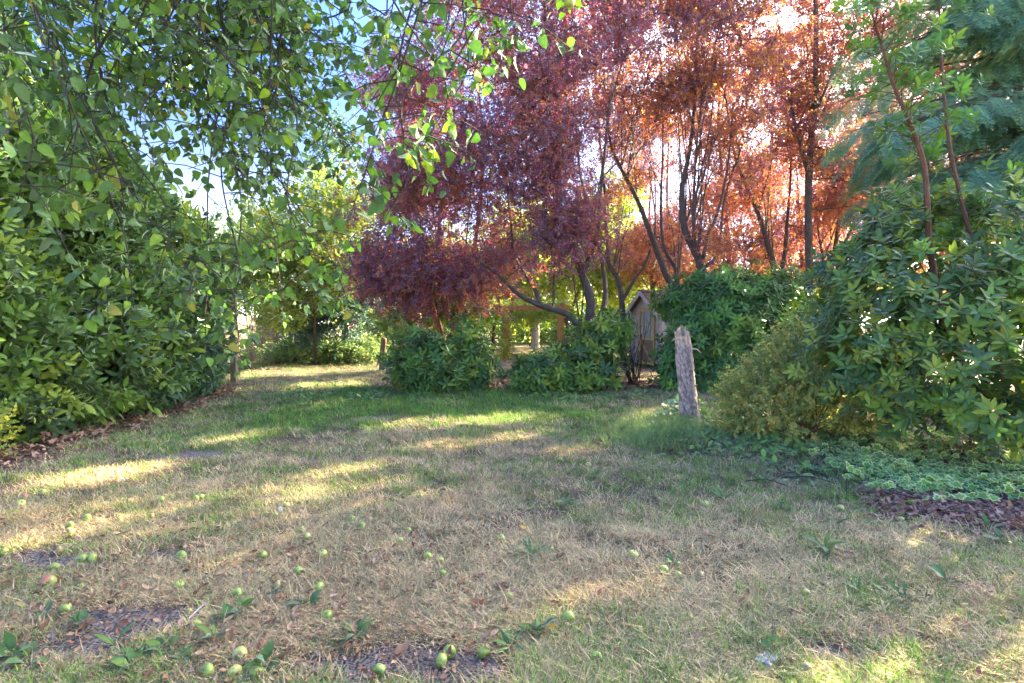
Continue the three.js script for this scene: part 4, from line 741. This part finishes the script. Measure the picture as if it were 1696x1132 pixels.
// ---------------------------------------------------------------- ivy, weeds, litter
{
  // an ivy leaf with a green middle and a cream margin
  const out = [[0, 0], [.3, -.12], [.55, .12], [.38, .3], [.62, .58], [.28, .62], [0, 1]]; const ring = [...out, ...out.slice(1, 6).reverse().map(([x, y]) => [-x, y])];
  const b = new Batch(), R = rng(81), S = .074, lift = (x, y) => .1 * Math.abs(x) - .18 * y * y; b.col = [.19, .36, .06]; const c = b.v(0, .35 * S, 0);
  const inner = ring.map(([x, y]) => { b.col = [.2, .37, .06]; const X = x * .72, Y = .35 + (y - .35) * .72; return b.v(X * S, Y * S, lift(X, Y) * S); });
  const inner2 = ring.map(([x, y]) => { b.col = [.68, .70, .33]; const X = x * .74, Y = .35 + (y - .35) * .74; return b.v(X * S, Y * S, lift(X, Y) * S); }), outer = ring.map(([x, y]) => { b.col = [.76, .77, .4]; return b.v(x * S, y * S, lift(x, y) * S); });
  const n = ring.length; for (let k = 0; k < n; k++) { const m = (k + 1) % n; b.t(c, inner[k], inner[m]); b.t(inner2[k], outer[k], outer[m]); b.t(inner2[k], outer[m], inner2[m]); }
  const geo = b.geo(), cl = { geo, leaf: geo, mats: [IDENT] }, base = ground(1520, 800), g = thing('variegated_ivy', 'cream-edged variegated ivy spreading below the rhododendron', 'ivy', base), list = [];
  for (let k = 0; k < 4200; k++) {
    const px = 1235 + R() * 640, lo = 735 + (px - 1240) * .30 - Math.max(0, px - 1520) * .26, py = lo - Math.pow(R(), 1.3) * (35 + (px - 1240) * .2) + gauss(R) * 9; if (py < 705) continue;
    const p = ground(px, py); if (fbm(p.x * 2.2, p.z * 2.2, 33) < -.12 && R() < .85) continue; if (px < 1380 && R() < .72) continue;
    p.y += .03 + R() * .10 * (.6 + n2(p.x * 3, p.z * 3, 34));
    list.push({ m: frame(p, V(gauss(R) * .8, -.2 + gauss(R) * .2, .5 + gauss(R) * .8), V(gauss(R) * .4, 1, .35 + gauss(R) * .4), .6 + R() * .8), c: Math.floor(R() * 4) });
  }
  foliage(g, list, cl, [col(1, 1, .8), col(.85, .92, .65), col(.65, .8, .5), col(.95, 1, .6)], { through: .3, coat: .03, vertex: true }, 300);
  const st = new Batch(); for (let k = 0; k < 40; k++) { const p = ground(1300 + R() * 400, 760 + R() * 60), e = p.clone().add(V(gauss(R) * .4, 0, gauss(R) * .3)); e.y = heightAt(e.x, e.z) + .03; p.y += .02; tube(st, spline([p, p.clone().lerp(e, .5).add(V(0, .04, 0)), e], 6), Array(7).fill(.004), 4); } part(g, 'runners', st.geo(), darkBark).userData.kind = 'stuff';
  // plain dark ivy and low weeds in the shade behind it and round the stump
  const wl = []; const wleaf = leafGeo({ L: .09, W: .045, n: 4, fold: .2, curl: .25, shape: 'oval', stalk: .03 });
  for (let k = 0; k < 5200; k++) {
    const r = R(); let px, py; if (r < .30) { px = 1330 + R() * 420; py = 705 + R() * 65; } else if (r < .55) { px = 1090 + R() * 300; py = 716 + (px - 1090) * .17 + gauss(R) * 17; } else if (r < .72) { px = 860 + R() * 380; py = 655 + gauss(R) * 8; } else if (r < .86) { px = 430 + R() * 210; py = 652 + gauss(R) * 9; } else { px = 1120 + R() * 240; py = 690 + gauss(R) * 14; }
    const p = ground(px, py); if (fbm(p.x * 1.7, p.z * 1.7, 37) < -.02) continue;
    const v = .7 + R() * .6, y = R(); p.y += R() * .07; wl.push({ m: frame(p, V(gauss(R), .45 + R() * .5, gauss(R)), V(0, 1, .2), .55 + R() * .8), c: col((.12 + .08 * y) * v, (.24 + .08 * y) * v, (.035 + .02 * y) * v) });
  }
  scatter('weeds', 'low broad-leaved weeds around the stump and along the shrub edges', wleaf, leafMaterial(col(1, 1, 1), { through: .35, coat: .1 }), wl, 'weeds');
  // clump of larger leaves at the stump foot
  const w0 = ground(1120, 697), wg = thing('leafy_weed', 'clump of broad soft leaves growing against the stump foot', 'weed', w0), wm = [col(.12, .26, .12), col(.10, .22, .10), col(.16, .3, .13)].map(c => leafMaterial(c, { through: .35, coat: .1 }));
  const bl = leafGeo({ L: .14, W: .11, n: 6, fold: .18, curl: .3, shape: 'round', stalk: .06, wave: .12 });
  for (let k = 0; k < 34; k++) { const m = shadows(new THREE.Mesh(bl, wm[k % 3])); m.name = 'leaf'; m.applyMatrix4(frame(V(gauss(R) * .13, .03 + R() * .22, gauss(R) * .1), V(gauss(R), .35 + R() * .5, gauss(R) + .3), V(0, 1, .4), .6 + R() * .6)); wg.add(m); }
}
// labels of alike things: which one of its neighbours in the same part of the lawn each is
const alike = new Map();
function among(o, kind, plural, px, py) {
  const row = py > 1000 ? 'front' : py > 870 ? 'middle' : 'far', zone = px < 330 ? 'hedge side' : px < 640 ? 'left half' : px < 1000 ? 'centre' : 'ivy side', key = plural + row + zone;
  if (!alike.has(key)) alike.set(key, []);
  const l = alike.get(key); l.push([px, o]); l.sort((a, b) => a[0] - b[0]);
  const nth = ['first', 'second', 'third', 'fourth', 'fifth', 'sixth', 'seventh', 'eighth', 'ninth', 'tenth', 'eleventh', 'twelfth'], many = ['', 'one', 'two', 'three', 'four', 'five', 'six', 'seven', 'eight', 'nine', 'ten', 'eleven', 'twelve'];
  l.forEach(([, q], k) => { q.userData.label = kind + (l.length > 1 ? ', ' + nth[k] + ' from left of ' + many[l.length] + ' on the ' : ', only one on the ') + row + " lawn's " + zone; });
}
// rosette weeds in the lawn
{
  const R = rng(83), kinds = [leafGeo({ L: .13, W: .042, n: 12, fold: .2, curl: .35, shape: 'jag', stalk: .01 }), leafGeo({ L: .14, W: .036, n: 7, fold: .25, curl: .4, shape: 'lance', stalk: .02, wave: .15 }), leafGeo({ L: .1, W: .055, n: 6, fold: .18, curl: .3, shape: 'oval', stalk: .03, wave: .12 })];
  const mats = [col(.08, .20, .04), col(.10, .23, .04), col(.07, .17, .05), col(.16, .27, .04)].map(c => leafMaterial(c, { veins: true, through: .32, coat: .15 }));
  const spots = [[1386, 873, 1], [1368, 919, 1], [1425, 990, 0], [1475, 1000, 0], [1440, 1028, 0], [1500, 1005, 0], [1570, 976, 1], [1199, 833, 1], [1294, 849, 0], [1255, 1082, 1], [1266, 803, 1], [75, 1036, 2], [108, 1030, 2], [378, 1040, 2], [400, 1025, 2], [509, 1011, 2], [450, 997, 2], [190, 1086, 1], [219, 1118, 2], [18, 1103, 2], [45, 1112, 2], [272, 1093, 2], [440, 1114, 2], [355, 1070, 1], [847, 1086, 1], [943, 845, 1], [720, 741, 1], [850, 737, 0], [897, 810, 0], [854, 817, 0], [985, 792, 1], [940, 817, 0], [879, 934, 0], [1116, 948, 1], [890, 1061, 2], [985, 873, 0], [1180, 745, 1], [1225, 760, 1], [1290, 775, 1], [230, 1098, 2], [300, 1105, 2], [130, 1050, 2], [590, 1060, 1], [1660, 905, 1], [1640, 880, 1]];
  spots.forEach(([px, py, k]) => {
    const p = ground(px, py), g = thing('rosette_weed', 'weed', 'weed', p, 'weeds growing in the lawn'), n = 5 + Math.floor(R() * 6), sz = .5 + R() * .6;
    for (let j = 0; j < n; j++) { const a = j / n * TAU + R() * .6, t = .45 + R() * 1.1, m = shadows(new THREE.Mesh(kinds[k], mats[Math.floor(R() * 4)])); m.name = 'leaf'; m.applyMatrix4(frame(V(0, .02, 0), V(Math.cos(a), t, Math.sin(a)), V(gauss(R) * .3, 1, gauss(R) * .3), sz * (.5 + R() * .6))); g.add(m); }
    among(g, ['toothed green weed', 'narrow-leaved green weed', 'broad-leaved green weed'][k], 'w' + k, px, py);
  });
}
// dead leaves: litter as one mass, the larger ones each by itself
const deadColors = [col(.26, .12, .05), col(.34, .19, .09), col(.17, .075, .04), col(.40, .25, .13), col(.22, .115, .06), col(.45, .28, .18)];
{
  const R = rng(85), list = [], geo = leafGeo({ L: .06, W: .028, n: 4, fold: .5, curl: -.3, shape: 'oval', wave: .3 });
  const put = (p, s) => { p.y += .012 + R() * .012; list.push({ m: frame(p, V(gauss(R), gauss(R) * .25, gauss(R)), V(gauss(R) * .5, 1, gauss(R) * .5), s * (.6 + R() * .7)), c: deadColors[Math.floor(R() * 6)].clone().multiplyScalar(.7 + R() * .6) }); };
  for (let k = 0; k < 1800; k++) { const py = 860 + 290 * R(), px = -60 + R() * (R() < .7 ? 900 : 1800), p = ground(px, py); p.y += .02; put(p, .62); }
  for (let k = 0; k < 4200; k++) { const d = 5.5 + R() * 8, x = -7.3 + R() * 2.4; if (R() < bedness(x, -d) + .06) put(V(x, heightAt(x, -d), -d), 1.25); }
  for (let k = 0; k < 2600; k++) { const px = 1380 + R() * 420, py = 735 + R() * 160, p = ground(px, py); if (R() < bedness(p.x, p.z)) put(p, 1.1); }
  for (let k = 0; k < 1600; k++) { const x = -2 + R() * 6, d = 12.2 + R() * 3; if (R() < bedness(x, -d)) put(V(x, heightAt(x, -d), -d), 1.1); }
  scatter('leaf_litter', 'brown dead leaves strewn under the shrubs and over the dry lawn', geo, new THREE.MeshPhysicalMaterial({ color: 0xffffff, roughness: 1, transmission: .15, thickness: 0, side: THREE.DoubleSide }), list, 'leaf litter');
  // bark mulch at the lawn's right edge
  const chips = [], chip = new THREE.BoxGeometry(.085, .014, .022, 3, 1, 1); { const a = chip.attributes.position; for (let k = 0; k < a.count; k++) a.setXYZ(k, a.getX(k), a.getY(k) + .01 * Math.sin(a.getX(k) * 40), a.getZ(k) * (1.1 - Math.abs(a.getX(k)) * 9)); chip.computeVertexNormals(); }
  for (let k = 0; k < 1500; k++) { const px = 1420 + R() * 400, py = 800 + (px - 1420) * .22 + gauss(R) * 26, p = ground(px, py); p.y += .012; chips.push({ m: new THREE.Matrix4().compose(p, _q.clone().setFromEuler(new THREE.Euler(gauss(R) * .25, R() * TAU, gauss(R) * .25)), V(.6 + R(), 1, .6 + R())), c: col(.25, .14, .095).multiplyScalar(.5 + R()) }); }
  scatter('bark_mulch', 'reddish bark mulch chips along the lawn edge below the ivy', chip, new THREE.MeshStandardMaterial({ color: 0xffffff, roughness: .95 }), chips, 'mulch');
  // large single leaves
  const big = [leafGeo({ L: .085, W: .05, n: 6, fold: .7, curl: -.35, shape: 'oval', stalk: .015, wave: .35 }), leafGeo({ L: .1, W: .04, n: 6, fold: .5, curl: -.5, shape: 'lance', wave: .4 })], mats = deadColors.map(c => new THREE.MeshPhysicalMaterial({ color: c, roughness: 1, transmission: .2, thickness: 0, side: THREE.DoubleSide }));
  const one = (px, py, k, label, mat, s = 1, group) => { const p = ground(px, py), m = shadows(new THREE.Mesh(big[k], mat)); p.y += .022; m.name = numbered('fallen_leaf'); m.applyMatrix4(frame(p, V(Math.cos(px * 7.1), .02, Math.sin(px * 7.1)), V(gauss(R) * .25, 1, .3), s)); scene.add(tag(m, label, 'leaf', group)); };
  one(874, 888, 0, 'bright yellow fallen leaf in a sunlit streak at mid lawn', new THREE.MeshPhysicalMaterial({ color: col(.75, .5, .04), roughness: 1, transmission: .3, thickness: 0, side: THREE.DoubleSide }), .7);
  one(900, 1055, 0, 'yellow fallen leaf beside a small weed below the biggest windfall apple', new THREE.MeshPhysicalMaterial({ color: col(.72, .42, .04), roughness: 1, transmission: .3, thickness: 0, side: THREE.DoubleSide }), .7);
  one(916, 934, 0, 'single curled red-brown leaf touching a tiny green apple at mid lawn', mats[4], .9); one(812, 1022, 0, 'ragged orange-brown leaf in sunlit straw left of the big apple', mats[0], 1.1); one(843, 994, 0, 'dark curled leaf over a red windfall apple', mats[2], .9);
  one(645, 1108, 1, 'rolled brown leaf at the rim of the bare soil in front', mats[1], 1.2); one(122, 1061, 0, 'broad rust-brown leaf in the weedy soil at front left', mats[0], 1.0);
  for (const [px, py] of [[193, 895], [240, 957], [447, 964], [398, 902], [469, 925], [41, 1006], [187, 1020], [219, 1049], [156, 1123], [566, 980], [209, 1066], [989, 1043], [882, 1022], [935, 1018], [330, 905], [350, 880], [255, 985], [205, 990], [100, 905], [60, 870], [160, 830], [490, 805], [545, 1000], [490, 1040], [430, 1050], [575, 1090], [250, 1110], [1050, 950], [1110, 1030], [1200, 1060], [1310, 1020], [1420, 930], [690, 900], [640, 960], [760, 990], [520, 1075], [300, 960], [370, 940], [330, 1000], [150, 1000]]) one(px, py, R() < .6 ? 0 : 1, 'curled brown dead leaf lying in the dry lawn grass', mats[Math.floor(R() * 6)], .45 + R() * .45, 'dead leaves on the lawn');
  for (let k = 0; k < 70; k++) { const px = 25 + R() * 330, py = 745 - px * .23 + gauss(R) * 13; one(px, py, R() < .4 ? 0 : 1, 'large orange-brown dead leaf in the litter under the laurel hedge', mats[[1, 3, 0, 5][k % 4]], 1.2 + R() * .7, 'dead laurel leaves under the hedge'); }
  // twigs
  const stick = (label, a, c, r, m) => { const p = ground(...a), q = ground(...c); p.y += .03; q.y += .03; const g = thing('fallen_twig', label, 'twig', p), b = new Batch(); tube(b, spline([p, p.clone().lerp(q, .5).add(V(.01, .015, .01)), q], 8), Array(9).fill(0).map((_, k) => r * (1 - k * .06)), 5); part(g, 'twig', b.geo(), m); };
  stick('pale straight stick in the grass at front left', [312, 1042], [345, 1011], .005, woodMaterial(col(.55, .5, .42))); stick('pale flattened stick in dry straw left of centre', [585, 962], [635, 985], .006, woodMaterial(col(.5, .38, .22))); stick('brown twig lying in the mulch at the right edge', [1490, 862], [1600, 850], .008, darkBark); stick('dark twig in the litter under the hedge', [100, 700], [170, 680], .008, darkBark);
}
// windfall apples
{
  const R = rng(91);
  function appleGeo(kind) {
    const prof = []; for (let k = 0; k <= 16; k++) { const t = k / 16, a = -Math.PI / 2 + Math.PI * t; let r = Math.cos(a), y = Math.sin(a) * .86; r = Math.pow(Math.max(0, r), .82); if (t > .8) y -= .2 * Math.pow((t - .8) / .2, 1.5); if (t < .15) y += .14 * Math.pow((.15 - t) / .15, 1.5); prof.push(new THREE.Vector2(Math.max(r * (1 - .06 * (t < .4 ? .4 - t : 0)), .0001), y)); }
    const g = new THREE.LatheGeometry(prof, 22), p = g.attributes.position, c = new Float32Array(p.count * 3), s = .031;
    for (let k = 0; k < p.count; k++) {
      let x = p.getX(k), y = p.getY(k), z = p.getZ(k); const w = 1 + .05 * n2(x * 1.5 + kind * 4, z * 1.5, 41) + .03 * Math.cos(Math.atan2(z, x) * 5) * (y < 0 ? 1 : .3); x *= w; z *= w; p.setXYZ(k, x * s, y * s, z * s);
      const f = .5 + .5 * n2(x * 2 + kind, y * 2 + z, 42), spot = n2(x * 9, z * 9 + y * 9, 43) > .38 ? .5 : 1; let q = [[.30, .38, .06], [.43, .42, .10], [.38, .36, .08], [.36, .29, .09]][kind].map(v => v * (.85 + .3 * f) * spot);
      const blush = smooth(-.1, .7, x + .35 * n2(y * 2, z * 2, 44)); if (kind === 2) q = [lerp(q[0], .48, blush), lerp(q[1], .12, blush), lerp(q[2], .10, blush)]; if (kind === 3) { const r = smooth(.0, .25, x + .3 * z + .4 * n2(y * 2, z * 3, 45)); q = [lerp(q[0], .17, r), lerp(q[1], .075, r), lerp(q[2], .04, r)]; }
      c.set(q, k * 3);
    }
    g.setAttribute('color', new THREE.BufferAttribute(c, 3)); g.computeVertexNormals(); return g;
  }
  const skinM = new THREE.MeshPhysicalMaterial({ vertexColors: true, roughness: .45, clearcoat: .3, clearcoatRoughness: .3 }), stalkM = new THREE.MeshStandardMaterial({ color: col(.12, .075, .04), roughness: .9 });
  const stalk = (() => { const b = new Batch(); tube(b, [V(0, .02, 0), V(.002, .03, 0), V(.006, .042, .002)], [.0016, .0014, .0018], 5); return b.geo(); })(), calyx = (() => { const b = new Batch(); for (let k = 0; k < 5; k++) { const a = k * TAU / 5; leafInto(b, frame(V(0, -.0245, 0), V(Math.cos(a), -.7, Math.sin(a)), V(0, -1, 0), 1), { L: .009, W: .005, n: 3, fold: .2, curl: .2, shape: 'oval' }); } return b.geo(); })();
  const protos = [0, 1, 2, 3].map(k => { const g = new THREE.Group(); for (const [n, q, m] of [['flesh', appleGeo(k), skinM], ['stalk', stalk, stalkM], ['calyx', calyx, stalkM]]) { const e = shadows(new THREE.Mesh(q, m)); e.name = n; g.add(e); } return g; });
  const put = (px, py, s, k, label, group) => {
    const g = protos[k].clone(), p = ground(px, py); g.name = numbered('fallen_apple'); g.position.copy(p); g.position.y += .022 * s + .009; g.rotation.set(1.2 + gauss(R) * .5, R() * TAU, gauss(R) * .6); g.scale.set(s, s * (.85 + R() * .15), s); return scene.add(tag(g, label, 'apple', group)), g;
  };
  put(941, 1040, 1.12, 0, 'largest round green apple standing alone beside the sunlit streak'); put(801, 1096, 1.0, 0, 'yellow-green apple glowing in the sun at the soil rim in front'); put(744, 1096, .95, 0, 'green apple behind its neighbour on the bare soil in front'); put(731, 1113, 1.02, 0, 'dull green apple foremost of the pair on the bare soil'); put(628, 1126, .95, 0, 'green apple at the left end of the bare soil, cut by the lower edge'); put(988, 1106, .85, 0, 'pale green apple by itself low in the straw, right of centre');
  put(708, 937, 1.0, 0, 'largest of three apples in a group left of centre'); put(729, 942, .75, 1, 'small apple right beside the larger one of the three left of centre'); put(733, 962, .78, 0, 'small apple below the other two of the three left of centre'); put(1099, 960, .95, 0, 'green apple left of its smaller neighbour by a weed, right of centre'); put(1123, 967, .75, 1, 'small apple touching a weed, right of the green one'); put(1161, 966, .78, 3, 'pale half-brown apple right of the pair by the weed');
  put(136, 940, 1.05, 0, 'left one of two green apples touching on bare soil'); put(152, 939, 1.05, 0, 'right one of two green apples touching on bare soil'); put(95, 924, .95, 3, 'half-rotted green apple on bare soil below the hedge side'); put(90, 952, .95, 0, 'green apple with a brown end on bare soil at left'); put(80, 980, 1.25, 2, 'large red-cheeked yellow apple at left'); put(843, 1003, .8, 2, 'red apple under a dark curled leaf'); put(397, 1100, 1.05, 1, 'pale yellow apple in front among broad weeds'); put(9, 1098, 1.0, 2, 'red-topped apple at the left edge under weed leaves'); put(323, 1054, .95, 2, 'green apple with a red side near a pale stick'); put(313, 1029, .65, 2, 'small yellow-red apple above the red-sided one');
  put(39, 831, 1.0, 2, 'reddish apple far left on the lawn'); put(1336, 1128, .9, 3, 'yellowing apple at the lower edge, right of centre'); put(913, 924, .6, 0, 'tiny green apple touching a curled leaf at mid lawn');
  for (const [px, py, s, k] of [[34, 844, 1.1, 1], [71, 824, 1, 1], [143, 866, 1, 0], [115, 879, .9, 0], [115, 891, 1, 1], [133, 987, .7, 2], [300, 934, 1, 0], [311, 943, .8, 3], [435, 932, .95, 0], [534, 929, .95, 1], [494, 959, 1, 0], [297, 984, .95, 0], [527, 984, 1, 0], [458, 982, 1, 3], [392, 998, 1, 0], [541, 1031, .9, 0], [108, 1026, .95, 0], [343, 1127, .9, 0], [389, 1130, 1, 1], [424, 1127, .95, 0], [332, 831, 1, 0], [324, 833, .9, 0], [267, 835, 1, 0], [283, 829, .7, 0], [198, 870, .85, 1], [474, 846, 1, 1], [500, 887, .8, 0], [508, 900, .95, 1], [456, 863, .7, 0], [582, 868, .9, 0], [598, 882, 1, 0], [4, 927, 1, 0], [662, 907, .85, 1], [676, 887, .75, 1], [696, 829, .75, 0], [830, 905, .9, 1], [1049, 934, 1.05, 1], [927, 765, 1, 0], [974, 775, 1, 1], [1146, 746, 1, 0], [1168, 842, 1.05, 1], [1392, 846, 1, 1], [1335, 996, .75, 1], [1314, 869, .6, 1], [1492, 865, .8, 1], [585, 815, .8, 0], [440, 860, .7, 1], [250, 862, .7, 2]])
    among(put(px, py, s, k, 'windfall apple', ['plain green windfall apples', 'pale yellowish windfall apples', 'small reddish windfall apples', 'browning windfall apples'][k]), ['plain green windfall apple', 'pale yellowish windfall apple', 'small reddish windfall apple', 'browning windfall apple'][k], 'a' + k, px, py);
  // dandelion clocks
  for (const [px, py, label] of [[203, 812, 'white dandelion seed head at the far left of the lawn'], [463, 868, 'white dandelion seed head beside small apples left of centre']]) {
    const p = ground(px, py), g = thing('dandelion_clock', label, 'dandelion', p), b = new Batch(); tube(b, [p, p.clone().add(V(.005, .05, 0)), p.clone().add(V(.01, .1, .01))], [.0018, .0016, .0014], 5); part(g, 'stem', b.geo(), leafMaterial(col(.3, .35, .15)));
    const h = new Batch(), c = p.clone().add(V(.01, .105, .01)); for (let k = 0; k < 120; k++) { const d = randDir(R); leafInto(h, frame(c.clone(), d, randDir(R), 1), { L: .02, W: .0035, n: 2, fold: .1, curl: 0, shape: 'needle' }); } part(g, 'seed_head', h.geo(), leafMaterial(col(.8, .8, .78), { coat: 0 }));
  }
  { // crumpled scrap
    const p = ground(1272, 1112), g = new THREE.PlaneGeometry(.1, .07, 10, 8), a = g.attributes.position; for (let k = 0; k < a.count; k++) a.setZ(k, .02 * n2(a.getX(k) * 45, a.getY(k) * 45, 51) + .012); g.rotateX(-Math.PI / 2); g.computeVertexNormals();
    const m = shadows(new THREE.Mesh(g, new THREE.MeshPhysicalMaterial({ color: col(.36, .38, .4), roughness: .5, transmission: .3, thickness: 0, side: THREE.DoubleSide }))); m.name = 'crumpled_scrap'; m.position.set(p.x, p.y + .02, p.z); m.rotation.y = .7; scene.add(tag(m, 'crumpled whitish scrap lying in the straw at lower right', 'scrap'));
  }
  // ---------------------------------------------------------------- the apple tree overhead
  {
    const R = rng(95), base = V(-2.9, 0, 1.1), g = thing('apple_tree', 'apple tree whose leafy twigs hang into the top left of the view', 'tree', base), tr = new Batch();
    const fork = V(-2.6, 1.9, .8); limbTube(tr, [V(-2.9, -.05, 1.1), V(-2.85, .9, 1.0), fork], .17, .13, 12); part(g, 'trunk', tr.geo(), appleBark);
    const limbs = [[fork, V(-3.2, 3.2, -.4), V(-3.6, 3.9, -2.0), V(-3.6, 4.0, -3.6)], [fork, V(-2.0, 3.3, -.6), V(-1.7, 3.7, -2.2), V(-1.6, 3.8, -3.8)], [fork, V(-1.2, 3.0, -.2), V(-.5, 3.5, -1.5), V(-.1, 3.6, -3.0)], [fork, V(-1.0, 3.2, .6), V(.0, 3.6, -.4), V(.45, 3.7, -2.4)], [fork, V(-2.7, 3.6, -.6), V(-2.7, 4.1, -2.2), V(-2.7, 4.2, -4.2)]], nodes = [];
    for (const l of limbs) { const b = new Batch(), q = limbTube(b, l, .09, .025, 8, .2, 30); part(g, 'limb', b.geo(), appleBark); nodes.push(...q); }
    const low = x => x < 40 ? 250 : x < 130 ? 310 : x < 340 ? lerp(340, 545, (x - 130) / 210) : x < 430 ? 585 : x < 560 ? 520 : x < 600 ? 500 : x < 640 ? 360 : x < 700 ? 275 : lerp(235, 60, (x - 700) / 130);
    const leafs = [0, 1, 2].map(k => leafGeo({ L: .064 - .009 * k, W: .046 - .007 * k, n: 6, fold: .12 + .14 * k, curl: .15 + .22 * k, shape: 'round', stalk: .02, wave: .05 + .09 * k }));
    const spray = [], twigs = []; let q = 0;
    const seeds = []; for (let k = 0; k < 66; k++) { const px = -40 + 690 * (k + .5 * R()) / 66; seeds.push([px, low(px) * (k % 7 === 0 ? 1 : .15 + .48 * R()), 2.5 + R() * 2.3]); }
    for (const e of [[250, 510, 2.6], [330, 595, 3.1], [385, 545, 2.9], [490, 440, 2.7], [565, 520, 3.2], [600, 350, 2.5], [655, 245, 2.3], [690, 240, 2.4], [760, 165, 2.5], [815, 75, 2.6], [740, 90, 2.8], [20, 330, 2.2], [20, 215, 2.1]]) seeds.push(e);
    for (const [px, py, d] of seeds) {
      const e = at(px, py, d); let best = null, bd = 1e9; for (const n of nodes) { const dd = (n.x - e.x) ** 2 + (n.z - e.z) ** 2 + .15 * (n.y - e.y) ** 2; if (n.y > e.y + .2 && dd < bd) { bd = dd; best = n; } }
      const mid = best.clone().lerp(e, .45); mid.y += .12; mid.x += gauss(R) * .3; mid.z += gauss(R) * .2; e.x += gauss(R) * .06; const path = spline([best, best.clone().lerp(mid, .5).add(V(gauss(R) * .05, .04, gauss(R) * .05)), mid, mid.clone().lerp(e, .4).add(V(gauss(R) * .07, .02, gauss(R) * .07)), best.clone().lerp(e, .84).add(V(gauss(R) * .05, -.02, gauss(R) * .05)), e], 26), b = new Batch();
      tube(b, path, path.map((_, i) => lerp(.008, .002, i / 26)), 5);
      for (let i = 5; i < 26; i++) { // side twigs with spurs
        if (toScreen(path[i])[1] < -170 || R() < (px > 640 ? .5 : .1)) continue;
        const L = .1 + R() * .3, dir = V(gauss(R), -.35 + gauss(R) * .35, gauss(R) * .7).normalize(), s = path[i], t = s.clone().addScaledVector(dir, L).add(V(0, -.05 * L, 0)), tp = [s, s.clone().lerp(t, .5).add(V(0, .02, 0)), t];
        tube(b, tp, [.0032, .0026, .0018], 4, 0, false);
        const nl = 5 + Math.floor(R() * 4); for (let j = 0; j < nl; j++) { if (R() < .12) continue; const p = s.clone().lerp(t, .3 + .75 * j / nl), ld = V(gauss(R) * .8, -.75 + gauss(R) * .5, gauss(R) * .8); spray.push({ p, m: frame(p, ld, V(gauss(R), .8, gauss(R) + .2), .7 + R() * .5), c: R() < .03 ? 5 : Math.min(4, Math.floor(R() * R() * 6.5)), k: q++ % 3 }); }
      }
      for (let j = 0; j < 6; j++) spray.push({ p: e, m: frame(e.clone().add(V(gauss(R) * .02, gauss(R) * .02, 0)), V(gauss(R), -.4 + gauss(R) * .5, gauss(R)), V(gauss(R) * .6, 1, .3), .85 + R() * .4), c: Math.floor(R() * 5), k: q++ % 3 });
      part(g, 'twig', b.geo(), appleBark);
    }
    // bright sprigs at the top centre, one with a green apple
    for (const [px, py, d, n] of [[945, 8, 2.7, 22], [905, 12, 2.7, 10], [800, 85, 2.9, 10], [780, 45, 2.9, 14], [770, 95, 2.8, 10]]) for (let j = 0; j < n; j++) { const p = at(px + gauss(R) * 22, py - 5 + gauss(R) * 10, d); spray.push({ p, m: frame(p, V(gauss(R), .1 + gauss(R) * .5, gauss(R)), V(gauss(R) * .4, 1, .4), .6 + R() * .3), c: 2, k: q++ % 3 }); }
    { const b = new Batch(), a = nodes[nodes.length - 32], s = at(940, -60, 2.7), t = at(945, 5, 2.7); tube(b, spline([a, a.clone().lerp(s, .5).add(V(0, .15, 0)), s, t], 16), Array(17).fill(0).map((_, k) => lerp(.01, .003, k / 16)), 5); part(g, 'twig', b.geo(), appleBark); }
    { const f = shadows(new THREE.Mesh(protos[0].children[0].geometry, skinM)); f.name = 'apple'; f.position.copy(at(943, 4, 2.68)).sub(base); f.scale.setScalar(.8); g.add(f); }
    const pal = [col(.085, .22, .018), col(.06, .16, .018), col(.16, .36, .018), col(.045, .12, .02), col(.27, .46, .02), col(.36, .36, .03)], opt = { veins: true, through: .48, coat: .2, coatRough: .45 }, mats = pal.map(c => leafMaterial(c, opt)), off = new THREE.Matrix4().makeTranslation(-base.x, -base.y, -base.z);
    const rank = spray.map((s, k) => { const [x, y, d] = toScreen(s.p); return [x > 0 && x < 1696 && y > 0 && d > .5 ? 1 / d : 0, k]; }).sort((a, b) => b[0] - a[0]), top = new Set(rank.slice(0, 300).map(r => r[1]));
    for (const k of top) { const s = spray[k], m = shadows(new THREE.Mesh(leafs[s.k], mats[s.c])); m.name = 'leaf'; m.applyMatrix4(off.clone().multiply(s.m)); g.add(m); }
    const rest = spray.filter((_, k) => !top.has(k)), im = shadows(new THREE.InstancedMesh(leafs[1], leafMaterial(col(1, 1, 1), opt), rest.length)); im.name = 'leaves'; im.userData.kind = 'stuff'; rest.forEach((s, k) => { im.setMatrixAt(k, off.clone().multiply(s.m)); im.setColorAt(k, pal[s.c]); }); g.add(im);
  }
}
scene.updateMatrixWorld(true);
renderer.render(scene, camera);
